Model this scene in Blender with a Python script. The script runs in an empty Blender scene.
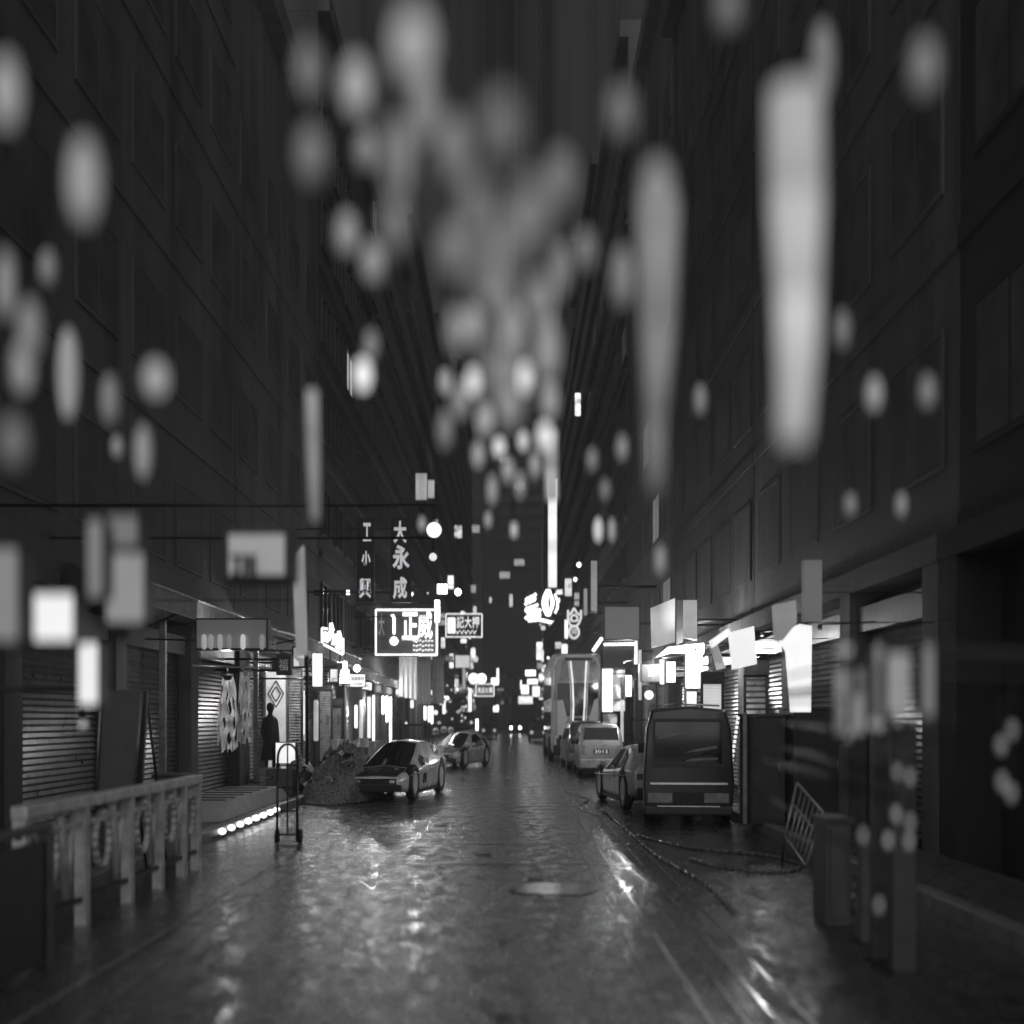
import bpy, bmesh, math, random
from mathutils import Vector, Matrix, noise
R = math.radians
random.seed(7)
S = bpy.context.scene
COL = S.collection
HOR, CX, F, CAMZ = 718.0, 512.0, 1200.0, 1.6
LX, RX = -5.9, 4.6            # facade planes, left and right
WET = 0.0

def P(px, py, Y):
    return Vector(((px - CX) / F * Y, Y, CAMZ + (HOR - py) / F * Y))

# ------------------------------------------------------------------ materials
MATS = {}
def mat(name, base=.2, rough=.6, metal=0., nscale=6., amt=.35, bump=.0, bscale=40., coat=0., spec=.5, streak=False):
    if name in MATS: return MATS[name]
    m = bpy.data.materials.new(name); m.use_nodes = True
    nt = m.node_tree; N = nt.nodes; L = nt.links
    b = N['Principled BSDF']
    tc = N.new('ShaderNodeTexCoord')
    mp = N.new('ShaderNodeMapping'); L.new(tc.outputs['Object'], mp.inputs['Vector'])
    if streak: mp.inputs['Scale'].default_value = (1, 1, .12)
    n = N.new('ShaderNodeTexNoise'); n.inputs['Scale'].default_value = nscale; n.inputs['Detail'].default_value = 6
    n.inputs['Roughness'].default_value = .62
    L.new(mp.outputs[0], n.inputs['Vector'])
    mr = N.new('ShaderNodeMapRange')
    mr.inputs['From Min'].default_value = .3; mr.inputs['From Max'].default_value = .7
    mr.inputs['To Min'].default_value = base * (1 - amt); mr.inputs['To Max'].default_value = base * (1 + amt)
    L.new(n.outputs['Fac'], mr.inputs['Value'])
    cb = N.new('ShaderNodeCombineColor')
    for k in range(3): L.new(mr.outputs[0], cb.inputs[k])
    L.new(cb.outputs[0], b.inputs['Base Color'])
    rr = N.new('ShaderNodeMapRange')
    rr.inputs['From Min'].default_value = .3; rr.inputs['From Max'].default_value = .7
    rr.inputs['To Min'].default_value = max(.02, rough * .75); rr.inputs['To Max'].default_value = min(1, rough * 1.25)
    L.new(n.outputs['Fac'], rr.inputs['Value']); L.new(rr.outputs[0], b.inputs['Roughness'])
    b.inputs['Metallic'].default_value = metal
    b.inputs['Specular IOR Level'].default_value = spec
    b.inputs['Coat Weight'].default_value = coat
    b.inputs['Coat Roughness'].default_value = .08
    if bump:
        n2 = N.new('ShaderNodeTexNoise'); n2.inputs['Scale'].default_value = bscale; n2.inputs['Detail'].default_value = 4
        L.new(tc.outputs['Object'], n2.inputs['Vector'])
        bp = N.new('ShaderNodeBump'); bp.inputs['Strength'].default_value = bump; bp.inputs['Distance'].default_value = .02
        L.new(n2.outputs['Fac'], bp.inputs['Height']); L.new(bp.outputs[0], b.inputs['Normal'])
    MATS[name] = m
    return m

def emis(strength, var=.25, nscale=3., tint=(1, 1, 1)):
    key = 'glow_%.3f_%.2f_%.1f_%s' % (strength, var, nscale, tint[1])
    if key in MATS: return MATS[key]
    m = bpy.data.materials.new(key); m.use_nodes = True
    nt = m.node_tree; N = nt.nodes; L = nt.links
    b = N['Principled BSDF']
    b.inputs['Base Color'].default_value = (.5, .5, .5, 1); b.inputs['Roughness'].default_value = .5
    b.inputs['Emission Color'].default_value = (*tint, 1)
    tc = N.new('ShaderNodeTexCoord')
    n = N.new('ShaderNodeTexNoise'); n.inputs['Scale'].default_value = nscale; n.inputs['Detail'].default_value = 3
    L.new(tc.outputs['Object'], n.inputs['Vector'])
    mr = N.new('ShaderNodeMapRange')
    mr.inputs['From Min'].default_value = .3; mr.inputs['From Max'].default_value = .7
    mr.inputs['To Min'].default_value = strength * (1 - var); mr.inputs['To Max'].default_value = strength * (1 + var)
    L.new(n.outputs['Fac'], mr.inputs['Value']); L.new(mr.outputs[0], b.inputs['Emission Strength'])
    MATS[key] = m
    return m

def poster_mat(strength, scale=3., seed=0.):
    key = 'poster_%.2f_%.1f_%.1f' % (strength, scale, seed)
    if key in MATS: return MATS[key]
    m = bpy.data.materials.new(key); m.use_nodes = True
    nt = m.node_tree; N = nt.nodes; L = nt.links
    b = N['Principled BSDF']; b.inputs['Base Color'].default_value = (.4, .4, .4, 1)
    tc = N.new('ShaderNodeTexCoord')
    mp = N.new('ShaderNodeMapping'); mp.inputs['Location'].default_value = (seed, seed * 2, seed * 3)
    L.new(tc.outputs['Object'], mp.inputs['Vector'])
    n = N.new('ShaderNodeTexVoronoi'); n.inputs['Scale'].default_value = scale; n.inputs['Randomness'].default_value = 1
    n.feature = 'F1'; n.distance = 'CHEBYCHEV'
    L.new(mp.outputs[0], n.inputs['Vector'])
    rgb = N.new('ShaderNodeSeparateColor'); L.new(n.outputs['Color'], rgb.inputs[0])
    mr = N.new('ShaderNodeMapRange'); mr.inputs['To Min'].default_value = strength * .08; mr.inputs['To Max'].default_value = strength
    L.new(rgb.outputs[0], mr.inputs['Value'])
    b.inputs['Emission Color'].default_value = (1, 1, 1, 1)
    L.new(mr.outputs[0], b.inputs['Emission Strength'])
    MATS[key] = m
    return m

BLK = mat('black_paint', .02, .5)
DKM = mat('dark_steel', .06, .42, .6, 8, .4)
STEEL = mat('galvanised_steel', .32, .38, .8, 10, .35)
GREYP = mat('grey_paint', .2, .5, 0, 4, .3)
GREYD = mat('dark_grey_paint', .07, .5, 0, 4, .3)
WHITEP = mat('white_paint', .6, .5, 0, 4, .2)
RUB = mat('rubber', .025, .7)
CONC = mat('concrete', .16, .75, 0, 3, .4, .3)
GLASS = mat('dark_glass', .012, .06, 0, 3, .2, spec=.8)
SHUT = mat('shutter_steel', .22, .34, .7, 5, .45)
CLOTH = mat('pale_cloth', .8, .85, 0, 12, .25, .2, 90)

# ------------------------------------------------------------------ object helpers
def props(o, label=None, cat=None, group=None, kind=None):
    if label: o['label'] = label
    if cat: o['category'] = cat
    if group: o['group'] = group
    if kind: o['kind'] = kind
    return o

def thing(name, label, cat, loc=(0, 0, 0), group=None):
    o = bpy.data.objects.new(name, None); COL.objects.link(o)
    o.empty_display_size = .2
    o.location = loc
    return props(o, label, cat, group)

class MB:
    def __init__(s): s.v = []; s.f = []; s.sm = []
    def add(s, vs, fs, smooth=False):
        k = len(s.v); s.v += [Vector(v) for v in vs]
        s.f += [tuple(i + k for i in f) for f in fs]; s.sm += [smooth] * len(fs)
        return s
    def box(s, a, b, bev=0):
        x0, y0, z0 = a; x1, y1, z1 = b
        if x0 > x1: x0, x1 = x1, x0
        if y0 > y1: y0, y1 = y1, y0
        if z0 > z1: z0, z1 = z1, z0
        if not bev:
            vs = [(x0, y0, z0), (x1, y0, z0), (x1, y1, z0), (x0, y1, z0), (x0, y0, z1), (x1, y0, z1), (x1, y1, z1), (x0, y1, z1)]
            return s.add(vs, [(0, 3, 2, 1), (4, 5, 6, 7), (0, 1, 5, 4), (1, 2, 6, 5), (2, 3, 7, 6), (3, 0, 4, 7)])
        bm = bmesh.new(); bmesh.ops.create_cube(bm, size=1)
        for v in bm.verts:
            v.co = Vector(((x0 + x1) / 2 + v.co.x * (x1 - x0), (y0 + y1) / 2 + v.co.y * (y1 - y0), (z0 + z1) / 2 + v.co.z * (z1 - z0)))
        bmesh.ops.bevel(bm, geom=bm.edges[:], offset=bev, segments=2, affect='EDGES', profile=.5)
        bm.verts.ensure_lookup_table()
        s.add([v.co.copy() for v in bm.verts], [tuple(v.index for v in f.verts) for f in bm.faces]); bm.free()
        return s
    def bar(s, a, b, r, n=8, r2=None):
        a = Vector(a); b = Vector(b); d = (b - a)
        if d.length < 1e-6: return s
        q = d.normalized(); u = q.orthogonal().normalized(); w = q.cross(u); r2 = r if r2 is None else r2
        vs = []
        for (c, rr) in ((a, r), (b, r2)):
            for i in range(n):
                t = 2 * math.pi * i / n; vs.append(c + (u * math.cos(t) + w * math.sin(t)) * rr)
        fs = [(i, (i + 1) % n, n + (i + 1) % n, n + i) for i in range(n)]
        s.add(vs, fs, True); s.add(vs[:n], [tuple(range(n))[::-1]]); s.add(vs[n:], [tuple(range(n))])
        return s
    def path(s, pts, r, n=6):
        for a, b in zip(pts, pts[1:]): s.bar(a, b, r, n)
        return s
    def lathe(s, c, prof, n=16, axis='z'):
        c = Vector(c); vs = []
        for (r, z) in prof:
            for i in range(n):
                t = 2 * math.pi * i / n
                if axis == 'z': vs.append(c + Vector((r * math.cos(t), r * math.sin(t), z)))
                elif axis == 'x': vs.append(c + Vector((z, r * math.cos(t), r * math.sin(t))))
                else: vs.append(c + Vector((r * math.cos(t), z, r * math.sin(t))))
        fs = []
        for k in range(len(prof) - 1):
            for i in range(n):
                j = (i + 1) % n; fs.append((k * n + i, k * n + j, (k + 1) * n + j, (k + 1) * n + i))
        s.add(vs, fs, True)
        s.add(vs[:n], [tuple(range(n))]); s.add(vs[-n:], [tuple(range(n))[::-1]])
        return s
    def slab(s, pts, nrm, t):
        pts = [Vector(p) for p in pts]; nrm = Vector(nrm).normalized() * t; n = len(pts)
        vs = pts + [p + nrm for p in pts]
        fs = [tuple(range(n))[::-1], tuple(range(n, 2 * n))] + [(i, (i + 1) % n, n + (i + 1) % n, n + i) for i in range(n)]
        return s.add(vs, fs)
    def build(s, name, m, parent=None, label=None, bool_cut=None):
        me = bpy.data.meshes.new(name)
        off = parent_loc(parent)
        me.from_pydata([v - off for v in s.v], [], s.f); me.validate()
        for p, k in zip(me.polygons, s.sm): p.use_smooth = k
        bm = bmesh.new(); bm.from_mesh(me)
        bmesh.ops.remove_doubles(bm, verts=bm.verts, dist=1e-5)
        bmesh.ops.recalc_face_normals(bm, faces=bm.faces); bm.to_mesh(me); bm.free()
        me.materials.append(m)
        o = bpy.data.objects.new(name, me); COL.objects.link(o)
        if parent: o.parent = parent
        if label: o['label'] = label
        return o

def parent_loc(p):
    off = Vector((0, 0, 0))
    while p: off += p.location; p = p.parent
    return off

def text_mesh(body, width=None, height=None, depth=.01, bold=0.):
    """mesh of the text in the XZ plane facing -Y, centred on the origin, fitted to width x height"""
    c = bpy.data.curves.new('lettering', 'FONT'); c.body = body; c.align_x = 'CENTER'; c.align_y = 'CENTER'
    c.extrude = .02; c.offset = bold; c.resolution_u = 3; c.space_line = .95
    o = bpy.data.objects.new('lettering', c); COL.objects.link(o)
    dg = bpy.context.evaluated_depsgraph_get()
    me = bpy.data.meshes.new_from_object(o.evaluated_get(dg))
    bpy.data.objects.remove(o); bpy.data.curves.remove(c)
    xs = [v.co.x for v in me.vertices]; ys = [v.co.y for v in me.vertices]
    w = max(xs) - min(xs); h = max(ys) - min(ys); mx = (max(xs) + min(xs)) / 2; my = (max(ys) + min(ys)) / 2
    sx = width / w if width else height / h; sy = height / h if height else sx
    for v in me.vertices: v.co = Vector(((v.co.x - mx) * sx, -(v.co.z) * depth / .02, (v.co.y - my) * sy))
    me.materials.clear()
    return me

def lettering(body, centre, w, h, m, parent, depth=.01, rotz=0, bold=0., name='lettering'):
    me = text_mesh(body, w, h, depth, bold); me.materials.append(m); me.name = name
    o = bpy.data.objects.new(name, me); COL.objects.link(o); o.parent = parent
    o.location = Vector(centre) - parent_loc(parent); o.rotation_euler = (0, 0, rotz)
    return o

# ------------------------------------------------------------------ setting
def sheet(name, x0, x1, y0, y1, z, m, nx=1, ny=1, kind='structure'):
    b = MB(); b.add([(x0, y0, z), (x1, y0, z), (x1, y1, z), (x0, y1, z)], [(0, 1, 2, 3)])
    o = b.build(name, m); props(o, kind=kind); return o

def wet_mat(name, base, puddle, r_dry, r_wet, bump):
    m = bpy.data.materials.new(name); m.use_nodes = True
    nt = m.node_tree; N = nt.nodes; L = nt.links; b = N['Principled BSDF']
    tc = N.new('ShaderNodeTexCoord')
    def nz(scale, det=6, ro=.6, vec=None):
        n = N.new('ShaderNodeTexNoise'); n.inputs['Scale'].default_value = scale; n.inputs['Detail'].default_value = det
        n.inputs['Roughness'].default_value = ro
        L.new(vec or tc.outputs['Object'], n.inputs['Vector']); return n
    mp = N.new('ShaderNodeMapping'); mp.inputs['Scale'].default_value = (.8, .35, 1); L.new(tc.outputs['Object'], mp.inputs['Vector'])
    pud = nz(7, 10, .78, mp.outputs[0])
    ramp = N.new('ShaderNodeValToRGB'); ramp.color_ramp.elements[0].position = puddle - .055; ramp.color_ramp.elements[1].position = puddle + .06
    L.new(pud.outputs['Fac'], ramp.inputs[0])
    fine = nz(16, 10, .75); grit = nz(70, 4, .7)
    mr = N.new('ShaderNodeMapRange'); mr.inputs['From Min'].default_value = .3; mr.inputs['From Max'].default_value = .7
    mr.inputs['To Min'].default_value = base * .55; mr.inputs['To Max'].default_value = base * 1.5
    L.new(fine.outputs['Fac'], mr.inputs['Value'])
    mul = N.new('ShaderNodeMath'); mul.operation = 'MULTIPLY'
    sub = N.new('ShaderNodeMapRange'); sub.inputs['To Min'].default_value = 1; sub.inputs['To Max'].default_value = .6
    L.new(ramp.outputs[0], sub.inputs['Value']); L.new(mr.outputs[0], mul.inputs[0]); L.new(sub.outputs[0], mul.inputs[1])
    cb = N.new('ShaderNodeCombineColor')
    for k in range(3): L.new(mul.outputs[0], cb.inputs[k])
    L.new(cb.outputs[0], b.inputs['Base Color'])
    mid = nz(26, 8, .75)
    rd = N.new('ShaderNodeMapRange'); rd.inputs['From Min'].default_value = .35; rd.inputs['From Max'].default_value = .65
    rd.inputs['To Min'].default_value = r_dry * .6; rd.inputs['To Max'].default_value = r_dry * 1.4
    L.new(mid.outputs['Fac'], rd.inputs['Value'])
    mx = N.new('ShaderNodeMix'); L.new(ramp.outputs[0], mx.inputs[0]); L.new(rd.outputs[0], mx.inputs[2]); mx.inputs[3].default_value = r_wet
    L.new(mx.outputs[0], b.inputs['Roughness'])
    # ripples in the puddles, grit on the rest
    wv = N.new('ShaderNodeMapping'); wv.inputs['Scale'].default_value = (2.5, 13.0, 1); L.new(tc.outputs['Object'], wv.inputs['Vector'])
    rip = nz(1.6, 4, .55, wv.outputs[0])
    hm = N.new('ShaderNodeMix'); L.new(ramp.outputs[0], hm.inputs[0]); 
    g2 = N.new('ShaderNodeMath'); g2.operation = 'MULTIPLY_ADD'; g2.inputs[1].default_value = .8
    L.new(grit.outputs['Fac'], g2.inputs[0]); L.new(fine.outputs['Fac'], g2.inputs[2])
    g3 = N.new('ShaderNodeMath'); g3.operation = 'SUBTRACT'; g3.inputs[1].default_value = .9; L.new(g2.outputs[0], g3.inputs[0]); L.new(g3.outputs[0], hm.inputs[2])
    r2 = N.new('ShaderNodeMath'); r2.operation = 'MULTIPLY_ADD'; r2.inputs[1].default_value = .5; r2.inputs[2].default_value = -.25
    L.new(rip.outputs['Fac'], r2.inputs[0]); L.new(r2.outputs[0], hm.inputs[3])
    bp = N.new('ShaderNodeBump'); bp.inputs['Strength'].default_value = bump; bp.inputs['Distance'].default_value = .02
    L.new(hm.outputs[0], bp.inputs['Height']); L.new(bp.outputs[0], b.inputs['Normal'])
    b.inputs['Specular IOR Level'].default_value = .75
    return m

ROADM = wet_mat('wet_asphalt', .085, .50, .27, .14, .34)
PAVEM = wet_mat('wet_paving', .11, .56, .34, .14, .4)
PUDM = mat('puddle_water', .05, .10, 0, 4, .3, .25, 9, spec=.9)
sheet('ground', -600, 600, -60, 1500, -.02, mat('far_ground', .05, .6))
sheet('road', LX, RX, -8, 420, 0, ROADM)
b = MB(); b.box((LX, -6, -.01), (-4.06, 320, .13)); props(b.build('pavement', PAVEM), kind='structure')
b = MB(); b.box((3.63, -6, -.01), (RX, 320, .13)); props(b.build('pavement', PAVEM), kind='structure')
KERB = mat('kerb_stone', .24, .45, 0, 5, .4, .3)
b = MB()
y = -6
while y < 300:
    L_ = 1.0 if y < 60 else 4.0
    b.box((-4.055, y, -.01), (-3.90, y + L_ - .015, .14), .012)
    y += L_
props(b.build('kerb', KERB), kind='structure')
b = MB(); y = -6
while y < 300:
    L_ = 1.0 if y < 60 else 4.0
    b.box((3.47, y, -.01), (3.625, y + L_ - .015, .14), .012)
    y += L_
props(b.build('kerb', KERB), kind='structure')
# gutter seam lines and painted bars
PAINT = mat('worn_road_paint', .3, .3, 0, 20, .7)
b = MB()
for (x0, x1) in ((1.02, 1.06), (1.22, 1.235), (1.38, 1.41), (1.56, 1.58), (.8, .812), (-2.62, -2.59), (-2.3, -2.285)):
    b.add([(x0, 4, .004), (x1, 4, .004), (x1 + .25, 120, .004), (x0 + .25, 120, .004)], [(0, 1, 2, 3)])
props(b.build('road_seam', mat('tar_seam', .3, .16, 0, 5, .5)), kind='structure')
b = MB()
for yy, x0, x1 in ((21.6, -2.2, 1.2), (15.2, -2.0, .6), (27.5, -1.4, 1.3), (34, -1.0, 1.3), (47, -1.2, 1.0), (13.1, -1.5, 1.3), (64, -1.3, 1)):
    b.add([(x0, yy, .004), (x1, yy, .004), (x1, yy + .10, .004), (x0, yy + .10, .004)], [(0, 1, 2, 3)])
props(b.build('road_joint', PAINT), kind='structure')
def puddle(cx, cy, rx, ry, seed):
    pts = []
    for i in range(48):
        t = 2 * math.pi * i / 48
        k = 1 + .35 * noise.noise(Vector((math.cos(t) * 1.5, math.sin(t) * 1.5, seed)))+.12*noise.noise(Vector((math.cos(t) * 5, math.sin(t) * 5, seed)))
        pts.append((cx + rx * k * math.cos(t), cy + ry * k * math.sin(t), .006))
    b = MB(); b.add(pts, [tuple(range(48))]); props(b.build('puddle', PUDM), kind='structure')
puddle(.42, 11.2, .42, .38, 1.)


def hose(label, pts, r=.016):
    b = MB(); n = []
    for k in range(len(pts) - 1):
        p0 = pts[max(k - 1, 0)]; p1 = pts[k]; p2 = pts[k + 1]; p3 = pts[min(k + 2, len(pts) - 1)]
        for i in range(8):
            t = i / 8
            n.append(tuple(.5 * (2 * p1[j] + (p2[j] - p0[j]) * t + (2 * p0[j] - 5 * p1[j] + 4 * p2[j] - p3[j]) * t * t + (3 * p1[j] - p0[j] - 3 * p2[j] + p3[j]) * t ** 3) for j in (0, 1)) + (r + .002,))
    b.path(n, r, 6); props(b.build('hose', mat('hose_rubber', .16, .25)), label, 'hose')
hose('wet hose looping on the road behind the dark van', [(1.7, 16.2), (2.2, 14.6), (2.9, 13.9), (3.1, 12.9), (2.7, 12.3), (2.2, 12.8), (2.0, 13.6)])
hose('long hose lying straight along the road edge left of the dark van', [(1.55, 21), (1.62, 17), (1.66, 14), (1.85, 11.5), (1.8, 9.6)])
hose('thin cable snaking across the road below the silver estate car', [(1.3, 30), (1.15, 26), (1.5, 23.5), (1.2, 21.5), (1.42, 19.3), (1.25, 17)], .01)
for k, (x, y, rz_, w_, lab) in enumerate(((-.35, 14.2, .4, .10, 'small pale paper scrap flat on the road near its middle'), (.25, 12.0, 1.1, .07, 'tiny pale paper scrap flat on the road by the puddle'), (-1.05, 17.8, .2, .09, 'pale paper scrap flat on the road in front of the wedge car'), (.15, 20.5, .9, .10, 'pale paper scrap flat on the far middle of the road'))):
    root = (Vector((x, y, .008))); b = MB(); c_, s2 = math.cos(rz_), math.sin(rz_)
    q = [root + Vector((c_ * u - s2 * v, s2 * u + c_ * v, .012 * ((u > 0) != (v > 0)))) for u, v in ((-w_, -w_ * 1.5), (w_, -w_ * 1.3), (w_ * .9, w_ * 1.6), (-w_ * 1.1, w_ * 1.4))]
    b.add(q + [root + Vector((0, 0, .02))], [(0, 1, 4), (1, 2, 4), (2, 3, 4), (3, 0, 4)]); props(b.build('paper_scrap', mat('wet_paper', .5, .4)), lab, 'paper')

# ------------------------------------------------------------------ buildings
WALLS = [mat('dark_render', .11, .8, 0, 1.2, .5, .4, 12, streak=True), mat('stained_concrete', .13, .8, 0, 1., .55, .4, 10, streak=True),
         mat('tiled_wall', .12, .55, 0, 2., .4, .3, 22), mat('soot_render', .075, .85, 0, 1.5, .5, .4, 14, streak=True), mat('black_render', .03, .9, 0, 1.5, .5, .4, 14, streak=True)]
SLAT = mat('grille_paint', .12, .5)
LITW = [emis(.12), emis(.4), emis(.06)]
CURT = mat('drawn_blind', .085, .8, 0, 1.5, .5)
def shutter_part(side, x, y0, y1, z0, z1, root, m=SHUT, slat=.085, name='roller_shutter'):
    b = MB(); s = 1 if side == 'L' else -1
    z = z0
    while z < z1 - .01:
        zz = min(z + slat, z1)
        # each slat a shallow curved profile
        b.add([(x, y0, z), (x, y1, z), (x + s * .035, y1, z + slat * .35), (x + s * .035, y0, z + slat * .35), (x + s * .008, y0, zz), (x + s * .008, y1, zz)],
              [(0, 1, 2, 3), (3, 2, 5, 4)])
        z += slat
    b.box((x - s * .02, y0, z0), (x - s * .004, y1, z1))
    o = b.build(name, m, root)
    t = MB(); t.box((x, y0 - .09, z0), (x + s * .07, y0 - .005, z1)); t.box((x, y1 + .005, z0), (x + s * .07, y1 + .09, z1)); t.box((x, y0 - .09, z1 + .004), (x + s * .2, y1 + .09, z1 + .34))
    t.build('shutter_frame', DKM, o)
    return o

def building(side, y0, y1, h, wi, label, lit=.12, shutters=True, floor_h=3.1):
    s = 1 if side == 'L' else -1; X = LX if side == 'L' else RX
    root = thing('shop_building', label, 'building', (X - s * 4, (y0 + y1) / 2, 0))
    w = MB()
    w.box((X - s * .25, y0 + .02, 3.6), (X - s * 12, y1 - .02, h))       # upper storeys behind the pier line
    w.box((X - s * .5, y0 + .02, -.01), (X - s * 12, y1 - .02, 3.59))
    n = max(1, round((y1 - y0) / 4.2)); dy = (y1 - y0) / n
    for i in range(n + 1):
        yy = min(max(y0 + .27, y0 + i * dy), y1 - .27)
        w.box((X - s * .02, yy - .25, -.01), (X - s * .49, yy + .25, 3.3))
    w.box((X, y0 + .02, 3.3), (X - s * .495, y1 - .02, 3.595))
    k = 0
    nf = int((h - 4) / floor_h)
    for f in range(nf):                                # floor bands
        z = 3.6 + f * floor_h
        w.box((X - s * (.21 if y0 < 38 else .1), y0 + .03, z - .001 + .002), (X - s * .248, y1 - .03, z + .22))
    w.box((X + s * .12, y0 + .01, h + .002), (X - s * 12.1, y1 - .01, h + .7))
    w.build('wall', WALLS[wi], root)
    far = y0 > 75
    nwin = max(1, int((y1 - y0) / (2.4 if not far else 4)))
    while nwin * nf > 95: nwin -= 1
    for f in range(nf):
        z = 3.6 + f * floor_h + .85
        for j in range(nwin):
            yc = y0 + (j + .5) * (y1 - y0) / nwin
            ww = min(.85, (y1 - y0) / nwin * .36)
            fr = MB(); xo = X - s * .25; pr = .035 if y0 < 38 else .09
            fr.box((xo, yc - ww - .07, z - .07), (xo + s * pr, yc + ww + .07, z)); fr.box((xo, yc - ww - .07, z + 1.45), (xo + s * pr, yc + ww + .07, z + 1.52))
            fr.box((xo, yc - ww - .07, z + .002), (xo + s * pr, yc - ww, z + 1.448)); fr.box((xo, yc + ww, z + .002), (xo + s * pr, yc + ww + .07, z + 1.448))
            fr.box((xo, yc - .025, z + .002), (xo + s * (pr - .004), yc + .025, z + 1.448))
            fo = fr.build('window', WALLS[wi] if y0 < 38 else GREYD, root)
            p = MB(); p.box((xo + s * .004, yc - ww, z + .01), (xo + s * .03, yc - .03, z + 1.44)); p.box((xo + s * .004, yc + .03, z + .01), (xo + s * .03, yc + ww, z + 1.44))
            p.build('pane', random.choice(LITW) if random.random() < lit else (CURT if y0 < 38 else GLASS), fo)
    if shutters:
        for i in range(n):
            a = y0 + i * dy + .42; c = y0 + (i + 1) * dy - .42
            if (y0, i) in SKIP: continue
            shutter_part(side, X - s * .3, a, c, .13, 2.75, root)
    return root
SKIP = {(2, 0), (2, 1), (2, 2)}
lb = [(2, 14, 17, 4, 'dark tall building with closed shutters at the left edge of frame, nearest on that side', .0),
      (14, 26.6, 20, 0, 'dark building behind the draped cloths and wide closed roller shutter', .0),
      (26.6, 38, 19, 1, 'dark building above the open doorway where the figure stands', .03),
      (38, 52, 24, 3, 'dark building above the row of white hanging tubes on the left', .05),
      (52, 70, 27, 0, 'building behind the big framed neon sign with two large characters', .08),
      (70, 96, 31, 1, 'tall stained building behind the small framed neon sign over the left pavement', .12),
      (96, 135, 34, 3, 'far dark block on the left beyond the neon signs', .15),
      (135, 185, 42, 0, 'farthest tall block closing the left side of the street', .18)]
for a in lb: building('L', a[0], a[1], a[2], a[3], a[4], a[5], shutters=a[0] < 60)
rb = [(2, 13, 16, 4, 'unlit black building at the right edge of frame, nearest on that side', .0),
      (13, 24, 18, 0, 'dark building behind the tall cabinets and leaning metal rack', .0),
      (24, 36, 22, 3, 'dark building beside the dark van with louvred shutter', .02),
      (36, 50, 25, 1, 'dark building behind the white box lamp and parked cars', .05),
      (50, 68, 30, 0, 'tall dark building beside the double deck bus', .08),
      (68, 92, 33, 3, 'dark building carrying the tall vertical neon column sign', .12),
      (92, 130, 38, 1, 'far stained block on the right behind the curly neon billboard', .15),
      (130, 180, 44, 3, 'farthest tall block closing the right side of the street', .18)]
for a in rb: building('R', a[0], a[1], a[2], a[3], a[4], a[5], shutters=a[0] < 40)

TOWM = mat('tower_render', .018, .9, 0, .3, .4)
def tower(px0, px1, pytop, Y, label, m, rows, cols, lit):
    a = P(px0, pytop, Y); c = P(px1, pytop, Y)
    root = thing('tower_block', label, 'building', ((a.x + c.x) / 2, Y + 8, 0))
    w = MB(); w.box((a.x, Y, 0), (c.x, Y + 18, a.z)); w.box((a.x - .4, Y - .4, a.z + .01), (c.x + .4, Y + 18.4, a.z + 1.2))
    w.build('wall', m, root)
    for r in range(rows):
        z = 4 + (a.z - 5) * r / rows
        for k in range(cols):
            x = a.x + (c.x - a.x) * (k + .5) / cols; hw = (c.x - a.x) / cols * .36; hh = (a.z - 5) / rows * .25
            p = MB(); p.box((x - hw, Y - .12, z), (x + hw, Y - .004, z + 2 * hh))
            p.build('window', random.choice(LITW) if random.random() < lit else mat('tower_blind', .04, .7), root)
tower(483, 541, 395, 230, 'tall dark tower closing the far end of the street', TOWM, 24, 4, .04)
tower(430, 482, 470, 300, 'far dark tower rising behind the left row of buildings', TOWM, 16, 3, .05)
tower(545, 600, 440, 310, 'far dark tower rising behind the right row of buildings', TOWM, 16, 3, .05)
tower(497, 504, 681, 200, 'small pale low block at the far end of the street, left one', mat('pale_render', .35, .8), 5, 2, .5)
tower(505, 512, 687, 190, 'small pale low block at the far end of the street, right one', mat('pale_render', .35, .8), 4, 2, .4)

# ------------------------------------------------------------------ signs
GB = 'tiny glowing shop signs far down the street'
def wallx(px): return LX if px < CX else RX
def sign(name, label, px0, py0, px1, py1, Y, st, text=None, tcol=None, depth=.16, frame=.04, cat='sign', group=None, face_m=None, bracket=True, tscale=(.8, .7), side_dark=True, bold=.0, tilt=0):
    """box sign seen face on: housing > trim, glowing face, lettering, bracket to the facade"""
    a = P(px0, py1, Y); c = P(px1, py0, Y)
    mid = (a + c) / 2
    root = thing(name, label, cat, (mid.x, Y, a.z), group)
    h = MB(); h.box((a.x, Y, a.z), (c.x, Y + depth, c.z), min(.02, (c.x - a.x) * .1)); h.build('housing', GREYD, root)
    f = MB(); f.box((a.x + frame, Y - .012, a.z + frame), (c.x - frame, Y - .002, c.z - frame))
    if st or face_m: f.build('sign_face', face_m or emis(st, .2, 2.), root)
    if text:
        lettering(text, (mid.x, Y - .02, mid.z), (c.x - a.x - 2 * frame) * tscale[0], (c.z - a.z - 2 * frame) * tscale[1], tcol or BLK, root, .012, bold=bold)
    if bracket:
        wx = wallx(px0)
        for q in ((.25, .8) if Y > 20 else (.9,)):
            z = a.z + (c.z - a.z) * q; b = MB()
            b.bar((a.x if wx < 0 else c.x, Y + depth / 2, z), (wx + (.3 if wx > 0 else -.3), Y + depth / 2 + (0 if Y > 20 else 1.5), z), .022 if Y > 20 else .006, 6)
            b.build('bracket', DKM, root)
    if tilt: root.rotation_euler = (0, R(tilt), 0)
    return root
N1 = emis(2.2, .25); N2 = emis(3.2, .2); N3 = emis(1.2, .25); NW = emis(14, .1)

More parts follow.
